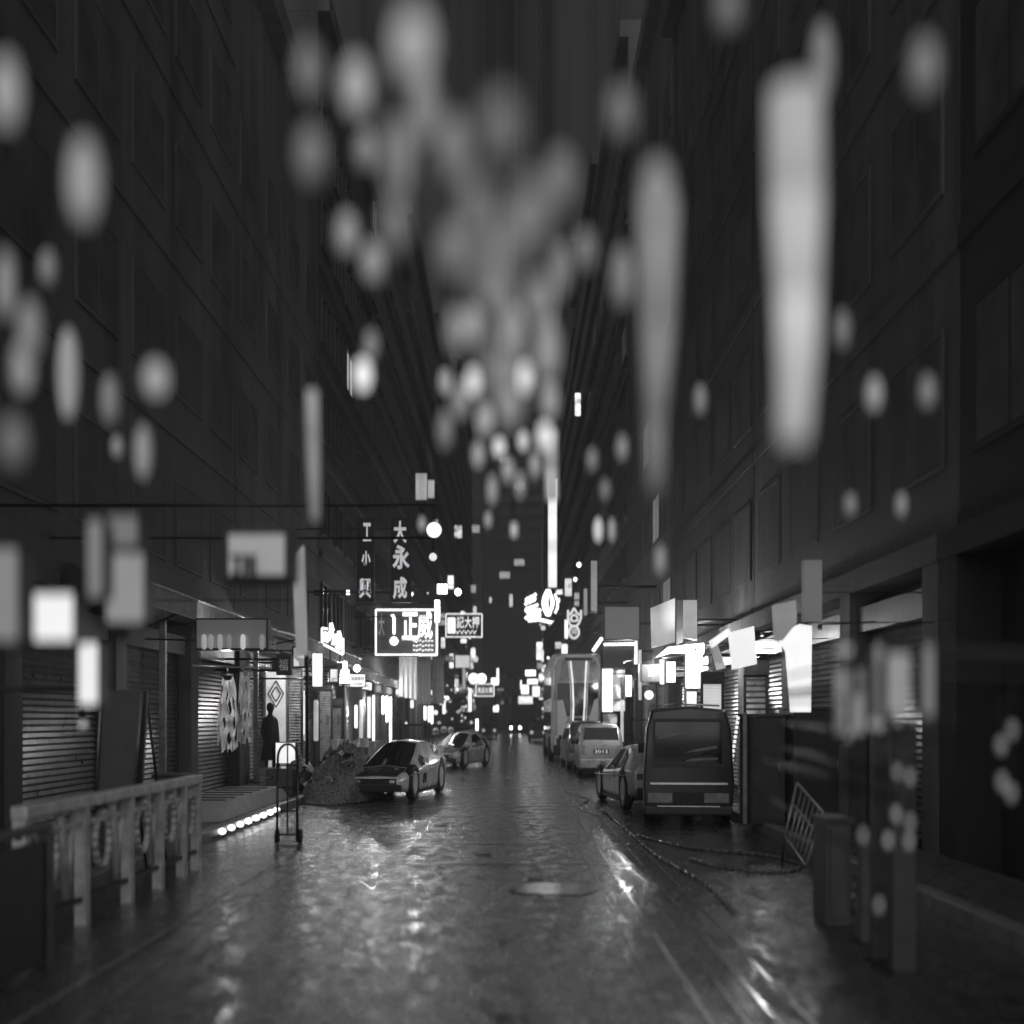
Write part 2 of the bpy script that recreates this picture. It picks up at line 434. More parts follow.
# big framed neon sign  (two characters)
def neon_frame_sign():
    Y = 46; a = P(376, 655, Y); c = P(437, 610, Y)
    root = thing('neon_sign', 'large framed neon sign with two big characters over the left pavement', 'sign', ((a.x + c.x) / 2, Y, a.z))
    b = MB(); b.box((a.x, Y, a.z), (c.x, Y + .2, c.z)); b.build('backing', GREYD, root)
    t = MB(); r = .036
    t.bar((a.x, Y - .07, c.z), (c.x, Y - .07, c.z), r); t.bar((a.x, Y - .07, a.z), (a.x, Y - .07, c.z), r * .8); t.bar((c.x, Y - .07, a.z), (c.x, Y - .07, c.z), r)
    t.bar((a.x, Y - .07, a.z), (c.x, Y - .07, a.z), r); t.build('neon_border', N1, root)
    lettering('正', P(410, 626, Y - .06), .60, 1.05, N1, root, .03, bold=.02)
    lettering('威', P(425, 625, Y - .06), .56, 1.05, N1, root, .03, bold=.01)
    lettering('大', P(381.5, 625, Y - .06), .22, .8, emis(.12), root, .02)
    e = MB(); q = P(394, 621, Y - .06); e.bar(P(394, 616, Y - .06), P(394, 634, Y - .06), .045); e.bar(P(391, 616, Y - .06), P(394, 616, Y - .06), .05)
    e.lathe(P(394, 641, Y - .06), [(.0, -.02), (.16, -.02), (.16, .02), (.09, .02)], 16, 'y'); e.build('neon_mark', N2, root)
    for k, yy in enumerate((641, 645.5, 650)):
        e = MB()
        for j in range(7):
            x0 = 413 + j * 3.0; e.bar(P(x0, yy + (j % 2), Y - .06), P(x0 + 2.2, yy - (j % 3) * .6, Y - .06), .028, 5)
        e.build('small_neon_line', N3, root)
    for z in (a.z + .3, c.z - .3):
        br = MB(); br.bar((a.x, Y + .1, z), (LX - .3, Y + .1, z), .04); br.build('bracket', DKM, root)
neon_frame_sign()

def neon_outline_sign(name, label, px0, py0, px1, py1, Y, text, st=3., r=.03, dims=(.84, .5), second=None, group=None):
    a = P(px0, py1, Y); c = P(px1, py0, Y); m = emis(st, .2)
    root = thing(name, label, 'sign', ((a.x + c.x) / 2, Y, a.z), group)
    b = MB(); b.box((a.x, Y, a.z), (c.x, Y + .15, c.z)); b.build('backing', BLK, root)
    t = MB(); y = Y - .05
    t.path([(a.x, y, a.z), (c.x, y, a.z), (c.x, y, c.z), (a.x, y, c.z), (a.x, y, a.z)], r); t.build('neon_border', m, root)
    w = c.x - a.x; h = c.z - a.z
    cz = (a.z + c.z) / 2 + (h * .14 if second else 0)
    lettering(text, ((a.x + c.x) / 2, y, cz), w * dims[0], h * dims[1], m, root, .02)
    if second: lettering(second, ((a.x + c.x) / 2, y, a.z + h * .2), w * .7, h * .17, m, root, .02)
    wx = wallx(px0)
    for z in (a.z + h * .2, a.z + h * .8):
        br = MB(); br.bar((a.x if wx < 0 else c.x, Y + .08, z), (wx + (.3 if wx > 0 else -.3), Y + .08, z), .035); br.build('bracket', DKM, root)
neon_outline_sign('neon_sign', 'framed neon sign with a row of small characters, right of the big two-character sign', 446, 614, 482, 637, 66, '和記大押', 1.3, .03, second='VVVVVV')
sign('glowing_panel', 'bright white patch sign at the left end of the small-character neon sign', 447, 617, 456, 634, 65.5, 1.8, bracket=False)
neon_outline_sign('neon_sign', 'small framed neon sign above the dark hanging box far down the street', 476, 684, 494, 696, 92, '金記火鍋', 1.6, .03)
sign('box_sign', 'dark unlit box hanging under the small framed neon sign far off', 475, 697, 496, 706, 92.4, 0)
def disc_sign(label, px, py, rpx, Y, ch):
    c = P(px, py, Y); r = rpx / F * Y; root = thing('round_sign', label, 'sign', (c.x, Y, c.z - r))
    m = emis(3.2, .2)
    b = MB(); b.lathe(c, [(r * .96, .1), (r * .96, .0)], 20, 'y'); b.build('backing', BLK, root)
    t = MB(); t.path([(c.x + r * math.cos(k * math.pi / 9), Y - .05, c.z + r * math.sin(k * math.pi / 9)) for k in range(19)], r * .1); t.build('neon_ring', m, root)
    lettering(ch, (c.x, Y - .05, c.z), r * 1.1, r * 1.2, m, root, .02)
    br = MB(); br.bar((c.x, Y + .06, c.z), (LX - .3 if px < CX else RX + .3, Y + .06, c.z), .04); br.build('bracket', DKM, root)
disc_sign('left one of two round neon signs side by side far down the street', 473.5, 678.5, 4.5, 88, '回')
disc_sign('right one of two round neon signs side by side far down the street', 481.5, 678.5, 4.5, 88, '回')

# vertical characters on a tall sign, upper left
def char_column(label, items, Y, m, px0, px1, py0, py1):
    a = P(px0, py1, Y); c = P(px1, py0, Y)
    root = thing('character_sign', label, 'sign', ((a.x + c.x) / 2, Y, a.z))
    b = MB(); b.box((a.x, Y, a.z), (c.x, Y + .25, c.z)); b.build('backing', BLK, root)
    for ch, px, py, w, h in items:
        lettering(ch, P(px, py, Y - .03), w / F * Y, h / F * Y, m, root, .03, bold=.03)
    for z in (a.z + .3, c.z - .3):
        br = MB(); br.bar((a.x, Y + .12, z), (LX - .3, Y + .12, z), .014); br.build('bracket', DKM, root)
PUR = emis(.42, .25, 2., (1.0, .95, 1.02)); 
char_column('tall dim vertical sign with two stacked pale characters, above the big framed neon sign', [('永', 401, 557, 17, 24), ('成', 400, 588, 14, 22), ('大', 400, 532, 13, 22)], 36, PUR, 391, 411, 518, 602)
char_column('dim narrow vertical sign with blurred pale characters, left of the two-character sign', [('興', 365, 588, 12, 20), ('小', 366, 558, 9, 14), ('工', 367, 532, 8, 18)], 34, PUR, 357, 374, 518, 602)
sign('lamp_sign', 'tiny bright lamp box on the dark wall left of the pale characters', 345, 589, 351, 596, 37, 3.0, bracket=True)

# pawn style bat and coin neon
def pawn():
    Y = 58; root = thing('pawn_sign', 'neon bat-and-coin shaped sign hanging above the bus', 'sign', P(574, 640, Y)); m = emis(.75, .2); y = Y - .05
    pt = lambda px, py: P(px, py, y)
    t = MB(); r = .055
    t.path([pt(*q) for q in ((568, 610), (568.3, 615), (571, 613.5), (574, 608), (577.3, 613.5), (580.5, 615), (581, 610), (581, 618), (578.5, 624), (575.8, 626.5), (572.3, 626.5), (569.6, 624), (568, 618), (568, 610))], r)
    t.path([pt(*q) for q in ((571, 617), (574, 614.5), (577.5, 617), (577, 621), (571.5, 621), (571, 617))], r * .8)
    t.build('neon_bat', m, root)
    t = MB(); t.path([pt(574 + 5 * math.cos(k * math.pi / 9), 632 + 6.2 * math.sin(k * math.pi / 9)) for k in range(19)], r); t.build('neon_coin', m, root)
    lettering('押', pt(574, 632), .28, .36, m, root, .02)
    b = MB(); b.box(P(568, 640, Y), P(581, 609, Y + .12)); b.build('backing', BLK, root)
    b = MB(); b.bar(P(581, 613, Y + .06), (RX + .3, Y + .06, P(0, 613, Y).z), .03); b.build('bracket', DKM, root); b = MB(); b.bar(P(581, 632, Y + .06), (RX + .3, Y + .06, P(0, 632, Y).z), .03); b.build('bracket', DKM, root)
pawn()
def curly():
    Y = 72; root = thing('neon_billboard', 'bright curly neon billboard with leaf shape below the tall white column sign', 'sign', P(538, 623, Y)); m = emis(2.6, .2); y = Y - .08
    b = MB(); b.box(P(524, 620, Y), P(551, 592, Y + .3)); b.build('backing', BLK, root)
    pt = lambda px, py: P(px, py, y)
    t = MB()
    for k, (x0, y0, x1, y1) in enumerate(((525, 600, 536, 594.5), (525, 604, 536, 599), (526, 609, 538, 605), (525, 611, 541, 610), (527, 614, 541, 614), (525, 618, 540, 616.5))):
        t.path([pt(x0 + (x1 - x0) * i / 8, y0 + (y1 - y0) * i / 8 + .9 * math.sin(i * 2.2 + k)) for i in range(9)], .085)
    t.build('neon_script', m, root)
    for k, (cx, w) in enumerate(((547.5, 5.5), (549, 3.0))):
        l = MB(); l.path([pt(cx + w * math.sin(i * math.pi / 8) * (1 if i < 9 else 1) * (1), 590 + i * 3.2) for i in range(9)], .09)
        l.path([pt(cx - w * .8 * math.sin(i * math.pi / 8), 590 + i * 3.2) for i in range(9)], .09); l.build('neon_leaf', m, root)
    l = MB(); l.path([pt(528, 620.8), (pt(539, 619.5)), pt(552, 622.5)], .09); l.build('neon_underline', m, root)
    l = MB(); l.path([pt(555, 594), pt(557.5, 601), pt(557.5, 608), pt(555, 613)], .07); l.build('neon_arc', m, root)
    b = MB(); b.bar(P(551, 600, Y + .15), (RX + .3, Y + .15, P(0, 600, Y).z), .05); b.build('bracket', DKM, root); b = MB(); b.bar(P(551, 614, Y + .15), (RX + .3, Y + .15, P(0, 614, Y).z), .05); b.build('bracket', DKM, root)
curly()
sign('column_sign', 'tall narrow glowing column sign above the curly neon billboard', 547.5, 478, 557.5, 588, 70, .75, face_m=emis(1.1, .35, .6))
sign('column_sign', 'short fluted glowing column sign under the curly neon billboard', 536, 642, 543, 660, 95, 2.0, 'III', depth=.3)

# left mid items
sign('box_sign', 'dark square sign box on the pole beside the awning', 276, 655, 291, 675, 25, 0, '福', emis(.08), .2)
sign('poster_box', 'half lit picture box under the left end of the awning', 292, 646, 306, 668, 27.5, 1, face_m=poster_mat(.9, 4, 1.))
def jag_sign():
    Y = 30; root = thing('neon_sign', 'tilted white neon sign with jagged strokes on top of the awning edge', 'sign', P(332, 655, Y)); m = emis(1.6, .2)
    y = Y - .06; pt = lambda px, py: P(px, py, y)
    b = MB(); b.slab([P(321.5, 644, Y), P(343, 655, Y), P(343.5, 636, Y), P(321.5, 627, Y)], (0, 1, 0), .16); b.build('backing', GREYD, root)
    t = MB(); t.path([pt(322, 643.5), pt(343, 654.5), pt(343, 638)], .035); t.path([pt(322, 643.5), pt(322, 628), pt(328, 629)], .03); t.build('neon_border', m, root)
    for k, q in enumerate(([(324, 640), (324, 633), (328, 634.5), (328.5, 641), (324, 639.5)], [(326, 637), (331, 638), (331, 623), (333, 631), (329, 633)], [(333, 645), (335, 634), (338, 646), (339, 631), (341, 641)], [(336, 638), (342, 640), (341, 649), (336, 646)], [(333, 641), (337, 643)])):
        t = MB(); t.path([pt(*v) for v in q], .05); t.build('neon_stroke', m, root)
    b = MB(); b.bar(P(330, 648, Y + .1), P(330, 660, Y + .1), .02); b.build('bracket', DKM, root); b = MB(); b.bar(P(340, 653, Y + .1), P(340, 662, Y + .1), .02); b.build('bracket', DKM, root)
jag_sign()
def lamp_box(label, px0, py0, px1, py1, Y, st, name='light_box', var=.15, group=None, br=True):
    return sign(name, label, px0, py0, px1, py1, Y, st, frame=.015, cat='light', face_m=emis(st, var, 1.3), group=group, bracket=br)
lamp_box('glowing white panel hanging under the awning, brightest at its top', 312, 653, 323, 687, 28, 1.5, var=.6)
sign('poster_box', 'small lit picture box between the white panel and the white triangle', 329, 668, 339, 683, 31, 1, face_m=poster_mat(1., 6., 2.))
b0 = thing('shade_lamp', 'brilliant white triangular hanging lamp left of the small white sign', 'lamp', P(345, 684, 33))
b = MB(); b.lathe(P(345, 684, 33), [(.17, 0), (.17, .12), (.10, .38), (.055, .42), (.05, .62)], 14); b.build('shade', emis(9, .1), b0)
b = MB(); b.bar(P(345, 661, 33), P(345, 640, 33), .01, 5); b.build('cord', BLK, b0)
b0 = thing('bulb_lamp', 'bare glowing bulb above the small white sign', 'lamp', P(357, 672, 33))
b = MB(); b.lathe(P(357, 672, 33), [(.01, 0), (.07, .03), (.095, .1), (.07, .17), (.03, .2)], 12); b.build('bulb', emis(9, .05), b0)
b = MB(); b.bar(P(357, 664.5, 33), P(357, 645, 33), .01, 5); b.build('cord', BLK, b0)
s_ = sign('hanging_sign', 'small white rectangular sign with two rows of dark lettering below the bulb', 350, 674, 365.5, 687, 32, 2.2, None, frame=.01, face_m=emis(1.05, .1))
lettering('電器維修', P(357.8, 678.5, 31.97), .34, .10, BLK, s_, .01); lettering('24小時服務', P(357.8, 684, 31.97), .26, .045, BLK, s_, .01)

# long awning on the left  (sloping canopy with bright edge)
def awning(label, y0, y1, x_in, x_out, z_in, z_out, side='L'):
    root = thing('awning', label, 'awning', ((x_in + x_out) / 2, (y0 + y1) / 2, z_out))
    s = 1 if side == 'L' else -1
    b = MB(); n = 12
    for i in range(n):                                  # corrugated sheets
        a = y0 + (y1 - y0) * i / n; c = y0 + (y1 - y0) * (i + 1) / n; m_ = (a + c) / 2
        b.add([(x_in, a, z_in), (x_out, a, z_out), (x_out, m_, z_out + .04), (x_in, m_, z_in + .04), (x_out, c, z_out), (x_in, c, z_in)], [(0, 1, 2, 3), (3, 2, 4, 5)])
    b.build('sheet', mat('awning_sheet', .22, .5, .2, 4, .5), root)
    b = MB(); b.box((x_out, y0, z_out - .30), (x_out + s * .03, y1, z_out - .004)); b.build('valance', mat('valance_fabric', .26, .6, 0, 3, .5), root)
    b = MB(); b.bar((x_out + s * .05, y0, z_out - .01), (x_out + s * .05, y1, z_out - .01), .02); b.bar((x_out + s * .05, y0, z_out - .32), (x_out + s * .05, y1, z_out - .32), .012)
    b.build('edge_rail', mat('white_rail', .7, .3, 0, 6, .3), root)
    b = MB()
    for i in range(4):
        yy = y0 + .1 + (y1 - y0 - .2) * i / 3
        b.bar((x_in, yy, z_in - .6), (x_out, yy, z_out - .05), .02)
    b.build('stay', DKM, root)
awning('long pale-edged awning over the left pavement beside the white neon sign', 27, 37.5, LX - .02, -4.75, 3.75, 3.45)
awning('second awning farther along, running towards the big framed neon sign', 38.5, 52, LX - .02, -4.9, 3.6, 3.2)
awning('dark near awning over the wide shutter and draped cloths', 16.5, 25.6, LX - .02, -5.1, 3.7, 3.5)

# canvas walls / tall banners beneath the neon frame
def banner(label, px0, py0, px1, py1a, py1b, Y, m, stripes=0):
    a = P(px0, py1a, Y); c = P(px1, py0, Y); d = P(px1, py1b, Y)
    root = thing('canvas_banner', label, 'banner', ((a.x + c.x) / 2, Y, a.z))
    n = 24; vs = []; 
    for i in range(n + 1):
        t = i / n; x = a.x + (c.x - a.x) * t; y = Y + .04 * math.sin(t * 25)
        vs += [(x, y, a.z + (d.z - a.z) * t), (x, y + .0, c.z)]
    fs = [(2 * i, 2 * i + 2, 2 * i + 3, 2 * i + 1) for i in range(n)]
    b = MB(); b.add(vs, fs, True); b.add([(x, y + .02, z) for x, y, z in vs], [f[::-1] for f in fs], True); b.build('canvas', m, root)
    b = MB(); b.bar((a.x - .02, Y, c.z), (c.x + .02, Y, c.z), .03); b.bar((a.x, Y + .06, c.z), (LX - .3, Y + .06, c.z), .03); b.build('top_rod', STEEL, root)
banner('pale canvas banner directly below the big framed neon sign, leftmost of three', 399, 656, 417, 696, 700, 45, mat('canvas_white', .75, .8, 0, 3, .15))
banner('mid grey canvas banner, middle of the three below the framed neon sign', 417.5, 653, 431, 704, 704, 47.5, mat('canvas_grey', .36, .8, 0, 3, .2))
banner('light grey narrow canvas banner, rightmost of the three below the framed neon sign', 432, 656, 444, 703, 704, 50, mat('canvas_light', .5, .8, 0, 3, .2))
lamp_box('glaring white vertical lamp at the right top of the framed neon sign', 434.5, 600, 440, 622, 45.8, 12)
lamp_box('bright white square lamp box above the glaring vertical lamp', 437, 584, 447.5, 594, 48, 8)
def globe(label, px, py, rpx, Y, st, cable_z=None, name='globe_lamp', group=None, arm=None):
    c = P(px, py, Y); r = rpx / F * Y
    root = thing(name, label, 'lamp', (c.x, Y, c.z - r), group)
    b = MB(); b.lathe(c, [(r * math.sin(math.pi * (k + .3) / 10.6), -r * math.cos(math.pi * (k + .3) / 10.6)) for k in range(11)], 14); b.build('globe', emis(st, .1), root)
    wx = (LX - .3) if px < CX else (RX + .3)
    b = MB(); b.bar((c.x, Y, c.z + r), (c.x, Y, c.z + r + .2), .02, 5); b.bar((c.x, Y, c.z + r + .2), (wx, Y, c.z + r + .2), .02, 5); b.build('lamp_arm', DKM, root)
    return root
globe('sharp bright white globe lamp right of the square lamp box', 458, 592, 3.2, 60, 12)
globe('large brilliant round lamp high above the square lamp box', 434, 530, 7.5, 14, 1.6)
globe('small pale round lamp just below the brilliant round lamp', 433, 557, 4, 16, .8)

# hanging fluorescent tubes / pale curtains left
tubes = [(369, 697, 738, 1.0), (373.5, 695, 741, 1.6), (383, 696, 714, 4.2), (387, 696, 722, 4.5), (390.5, 697, 741, 3.2), (356, 705, 728, 1.8), (361, 700, 741, .5), (302, 690, 735, 1.1), (306, 695, 741, .35), (316, 700, 741, .35), (429, 706, 722, 1.6), (432, 706, 724, 2.0), (425, 706, 720, 2.4), (444, 700, 714, 1.1), (412, 700, 708, 1.2)]
tl = ['wide dull pale', 'long white', 'short brilliant', 'brilliant middle', 'long brilliant right', 'small white', 'dull grey', 'long white', 'dim grey', 'dim thin', 'short white', 'short white', 'short bright', 'short dull', 'tiny bright']
where = ['left of the white hanging tubes by the left shops', 'second from left among the hanging tubes by the left shops', 'leftmost of the brilliant three below the second awning', 'of the brilliant three below the second awning', 'of the brilliant three below the second awning', 'below the small white lettered sign', 'just right of the small white tube', 'right of the near narrow shutter', 'beside the long white tube by the near shutter', 'beneath the glowing white panel', 'under the middle canvas banner, centre of its three', 'under the middle canvas banner, right of its three', 'under the middle canvas banner, left of its three', 'under the rightmost canvas banner', 'under the leftmost canvas banner']
for (px, y0, y1, st), t1, t2 in zip(tubes, tl, where):
    X = LX + .35; Y = min(62., X * F / (px - CX)); 
    if px > 405: Y = 50.5
    a = P(px, y1, Y); c = P(px, y0, Y)
    a.z = max(a.z, .3)
    root = thing('tube_light', f'{t1} upright tube light {t2}', 'light', (a.x, Y, a.z))
    hw = .055 if st > 1.5 else .07
    b = MB(); b.lathe((a.x, Y, 0), [(hw * .6, a.z), (hw, a.z + .03), (hw, c.z - .03), (hw * .6, c.z)], 10); b.build('tube', emis(st, .35, 1.5), root)
    b = MB(); b.box((a.x - .05, Y + .03, c.z + .002), (a.x + .05, Y + .09, c.z + .10)); b.box((a.x - .04, Y + hw + .004, a.z), (a.x + .04, Y + hw + .05, c.z)); b.build('fitting', DKM, root)

# doorway: lit door with diamond, white box, figure
def doorway():
    Y = 29.2; a = P(266, 760, Y); c = P(286, 672, Y)
    root = thing('lit_door_panel', 'pale lit door panel with a dark diamond shape behind the standing figure', 'door', (-5.7, Y, .13))
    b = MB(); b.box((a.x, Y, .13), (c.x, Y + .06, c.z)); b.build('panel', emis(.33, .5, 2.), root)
    d = MB(); m = P(276, 694, Y - .02); 
    for (w, h) in ((.19, .32), (.11, .18)):
        d.path([(m.x - w, m.y, m.z), (m.x, m.y, m.z + h), (m.x + w, m.y, m.z), (m.x, m.y, m.z - h), (m.x - w, m.y, m.z)], .015, 5)
    d.build('diamond', DKM, root)
    b = MB(); b.box((c.x + .004, Y - .02, .13), (c.x + .06, Y + .1, c.z + .2)); b.box((a.x - .06, Y - .02, .13), (a.x - .004, Y + .1, c.z + .2)); b.build('door_frame', STEEL, root)
doorway()
s_ = sign('light_box', 'square white glowing floor box beside the standing figure', 275, 742, 296, 764, 27.0, .95, frame=.02, bracket=False, cat='light box', depth=.3)
b = MB(); q = P(276, 764, 27.02); q2 = P(295, 764, 27.02)
for x in (q.x, q2.x - .05): b.box((x, 27.02, .13), (x + .05, 27.25, q.z - .003))
b.build('leg', DKM, s_)
# narrow light-edge steel post of the wide shutter
for (px, lab) in ((256, 'tall steel post between the wide shutter and the lit door'), (163, 'thin pale steel post at the left end of the wide shutter')):
    X = LX + .12; Y = X * F / (px - CX); r_ = thing('steel_post', lab, 'post', (X, Y, .13))
    b = MB(); b.box((X - .05, Y - .05, .13), (X + .05, Y + .05, 3.3)); b.build('post', STEEL, r_)
    b = MB(); b.box((X - .09, Y - .09, .131), (X + .09, Y + .09, .16)); b.build('base_plate', DKM, r_)

# extra shutters facing partly, mid left (px 286-308, 320-340)
def shutter_thing(label, px0, px1, py0, Y, m=SHUT, slat=.07):
    a = P(px0, 0, Y); c = P(px1, 0, Y); z1 = P(0, py0, Y).z
    root = thing('roller_shutter', label, 'shutter', ((a.x + c.x) / 2, Y, .13))
    b = MB(); z = .13
    while z < z1 - slat:
        b.add([(a.x, Y, z), (c.x, Y, z), (c.x, Y - .03, z + slat * .4), (a.x, Y - .03, z + slat * .4), (c.x, Y - .005, z + slat), (a.x, Y - .005, z + slat)], [(0, 1, 2, 3), (3, 2, 4, 5)]); z += slat
    b.box((a.x, Y + .01, .13), (c.x, Y + .03, z)); b.build('slats', m, root)
    b = MB(); b.box((a.x - .05, Y - .05, .13), (a.x - .003, Y + .05, z)); b.box((c.x + .003, Y - .05, .13), (c.x + .05, Y + .05, z)); b.box((a.x - .05, Y - .12, z + .003), (c.x + .05, Y + .05, z + .25)); b.build('shutter_frame', DKM, root)
shutter_thing('closed roller shutter right of the lit door under the half lit picture box', 287.5, 301, 669, 29.5, mat('shutter_bright', .4, .3, .5, 5, .3))
shutter_thing('closed shutter below the picture boxes, left of the small white sign', 320, 331, 690, 36, mat('shutter_bright', .4, .3, .5, 5, .3))
shutter_thing('narrow lit shutter below the white triangular lamp', 332.5, 341, 705, 37, mat('shutter_bright', .4, .3, .5, 5, .3))

# draped cloths in front of the wide shutter
def drape(label, px0, px1, py0, py1, Y, seed, m):
    a = P(px0, py1, Y); c = P(px1, py0, Y); random.seed(seed)
    root = thing('draped_cloth', label, 'cloth', ((a.x + c.x) / 2, Y, a.z))
    nx, nz = 40, 36; vs = []
    for j in range(nz + 1):
        v = j / nz
        for i in range(nx + 1):
            u = i / nx
            wd = .55 + .45 * math.sin(min(1, v * 1.4) * math.pi / 2)
            x = (a.x + c.x) / 2 + (u - .5) * (c.x - a.x) * wd
            sag = .10 * math.sin(v * 26 + seed) * (math.sin(u * math.pi)) * (1 - v * .4)
            y = Y + .07 * math.sin(u * 19 + 3 * noise.noise(Vector((u * 2, v * 3, seed)))) + .05 * noise.noise(Vector((u * 6, v * 5, seed))) + sag * .5
            z = c.z - v * (c.z - a.z) - .08 * math.sin(u * math.pi) + .05 * noise.noise(Vector((u * 9, 0, seed))) * v * 3
            vs.append((x, y, z))
    fs = [(j * (nx + 1) + i, j * (nx + 1) + i + 1, (j + 1) * (nx + 1) + i + 1, (j + 1) * (nx + 1) + i) for j in range(nz) for i in range(nx)
          if noise.noise(Vector((i * .22, j * .12, seed * 3.))) < .42 - .25 * (j / nz) or j < 3]
    b = MB(); b.add(vs, fs, True); b.build('folds', m, root)
    b = MB(); b.bar(((a.x + c.x) / 2 - .1, Y, c.z + .02), ((a.x + c.x) / 2 + .1, Y, c.z + .02), .02); b.bar(((a.x + c.x) / 2, Y, c.z + .02), ((a.x + c.x) / 2, Y, c.z + .18), .012); b.build('hook', STEEL, root)
drape('long torn pale cloth hanging before the wide shutter, larger of two', 217, 238, 676, 748, 20.5, 3, CLOTH)
drape('shorter scalloped pale cloth hanging beside the long one', 237.5, 252, 672, 740, 21.2, 8, CLOTH)
b = MB(); rr = thing('hanging_rail', 'thin rail under the near awning from which the pale cloths hang', 'rail', P(230, 668, 20.8)); z_ = P(0, 668, 20.8).z
b.bar((-5.4, 20.3, z_ + .02), (-4.3, 21.5, z_ + .02), .02); b.build('rail', STEEL, rr)
b = MB(); b.bar((-5.3, 20.41, z_ + .03), (-5.3, 20.41, 3.6), .012); b.bar((-4.5, 21.28, z_ + .03), (-5.2, 21.28, 3.55), .012); b.build('stay', STEEL, rr)

# ------------------------------------------------------------------ person in the doorway
def skin_obj(name, verts, edges, radii, m, parent, sub=2, root_i=0):
    me = bpy.data.meshes.new(name); off = parent_loc(parent)
    me.from_pydata([Vector(v) - off for v in verts], edges, [])
    o = bpy.data.objects.new(name, me); COL.objects.link(o)
    md = o.modifiers.new('s', 'SKIN'); md.use_smooth_shade = True
    ly = me.skin_vertices[0].data
    for i, r in enumerate(radii): ly[i].radius = (r, r) if not isinstance(r, tuple) else r; ly[i].use_root = (i == root_i)
    o.modifiers.new('ss', 'SUBSURF').levels = sub
    dg = bpy.context.evaluated_depsgraph_get(); dg.update()
    m2 = bpy.data.meshes.new_from_object(o.evaluated_get(dg))
    bpy.data.objects.remove(o)
    m2.materials.clear(); m2.materials.append(m); m2.name = name
    o = bpy.data.objects.new(name, m2); COL.objects.link(o); o.parent = parent
    return o
def person(label, x, y, z0, H, turn=0.):
    root = thing('person', label, 'person', (x, y, z0)); k = H / 1.75; sx = .72
    def T(px, py, pz): 
        c_, s_ = math.cos(turn), math.sin(turn)
        return (x + (px * c_ - py * s_) * k * sx, y + (px * s_ + py * c_) * k, z0 + pz * k)
    V = [(0, 0, .95), (0, 0, 1.12), (0, -.01, 1.3), (0, 0, 1.43), (0, -.01, 1.52), (0, -.02, 1.60), (0, -.02, 1.70),
         (.17, 0, 1.4), (.23, .02, 1.14), (.24, -.06, .9), (.24, -.10, .80), (-.17, 0, 1.4), (-.24, .03, 1.14), (-.2, -.1, .95), (-.14, -.2, .98),
         (.09, 0, .88), (.11, -.03, .5), (.11, .02, .09), (.12, -.13, .04), (-.09, 0, .88), (-.11, .02, .5), (-.12, .06, .09), (-.14, -.09, .04)]
    E_ = [(0, 1), (1, 2), (2, 3), (3, 4), (4, 5), (5, 6), (3, 7), (7, 8), (8, 9), (9, 10), (3, 11), (11, 12), (12, 13), (13, 14), (0, 15), (15, 16), (16, 17), (17, 18), (0, 19), (19, 20), (20, 21), (21, 22)]
    rr = [.13, .125, .14, .10, .055, .09, .075, .065, .05, .04, .03, .065, .05, .04, .03, .09, .06, .045, .035, .09, .06, .045, .035]
    skin_obj('body', [T(*v) for v in V], E_, [r * k * .8 for r in rr], mat('dark_clothing', .06, .8), root)
    b = MB(); h = T(0, -.01, 1.66); b.lathe(h, [(.03, .12), (.07, .10), (.085, .05), (.088, -.01), (.07, -.07)][::-1], 12); b.build('hair', BLK, root)
    # open long coat
    b = MB(); n = 18; vs = []
    for j, (zz, r) in enumerate(((1.42, .13), (1.3, .20), (1.1, .19), (.9, .21), (.65, .24), (.48, .27))):
        for i in range(n):
            t = 2 * math.pi * i / n; vs.append(T(r * math.cos(t) * 1.0, r * math.sin(t) * .72 + .015 * math.sin(5 * t) * j, zz))
    b.add(vs, [(j * n + i, j * n + (i + 1) % n, (j + 1) * n + (i + 1) % n, (j + 1) * n + i) for j in range(5) for i in range(n)], True)
    b.build('coat', mat('dark_coat', .035, .75, 0, 8, .4), root)
person('dark-clothed person standing in a long coat by the lit door panel', -5.50, 27.3, .16, 1.76, .5)

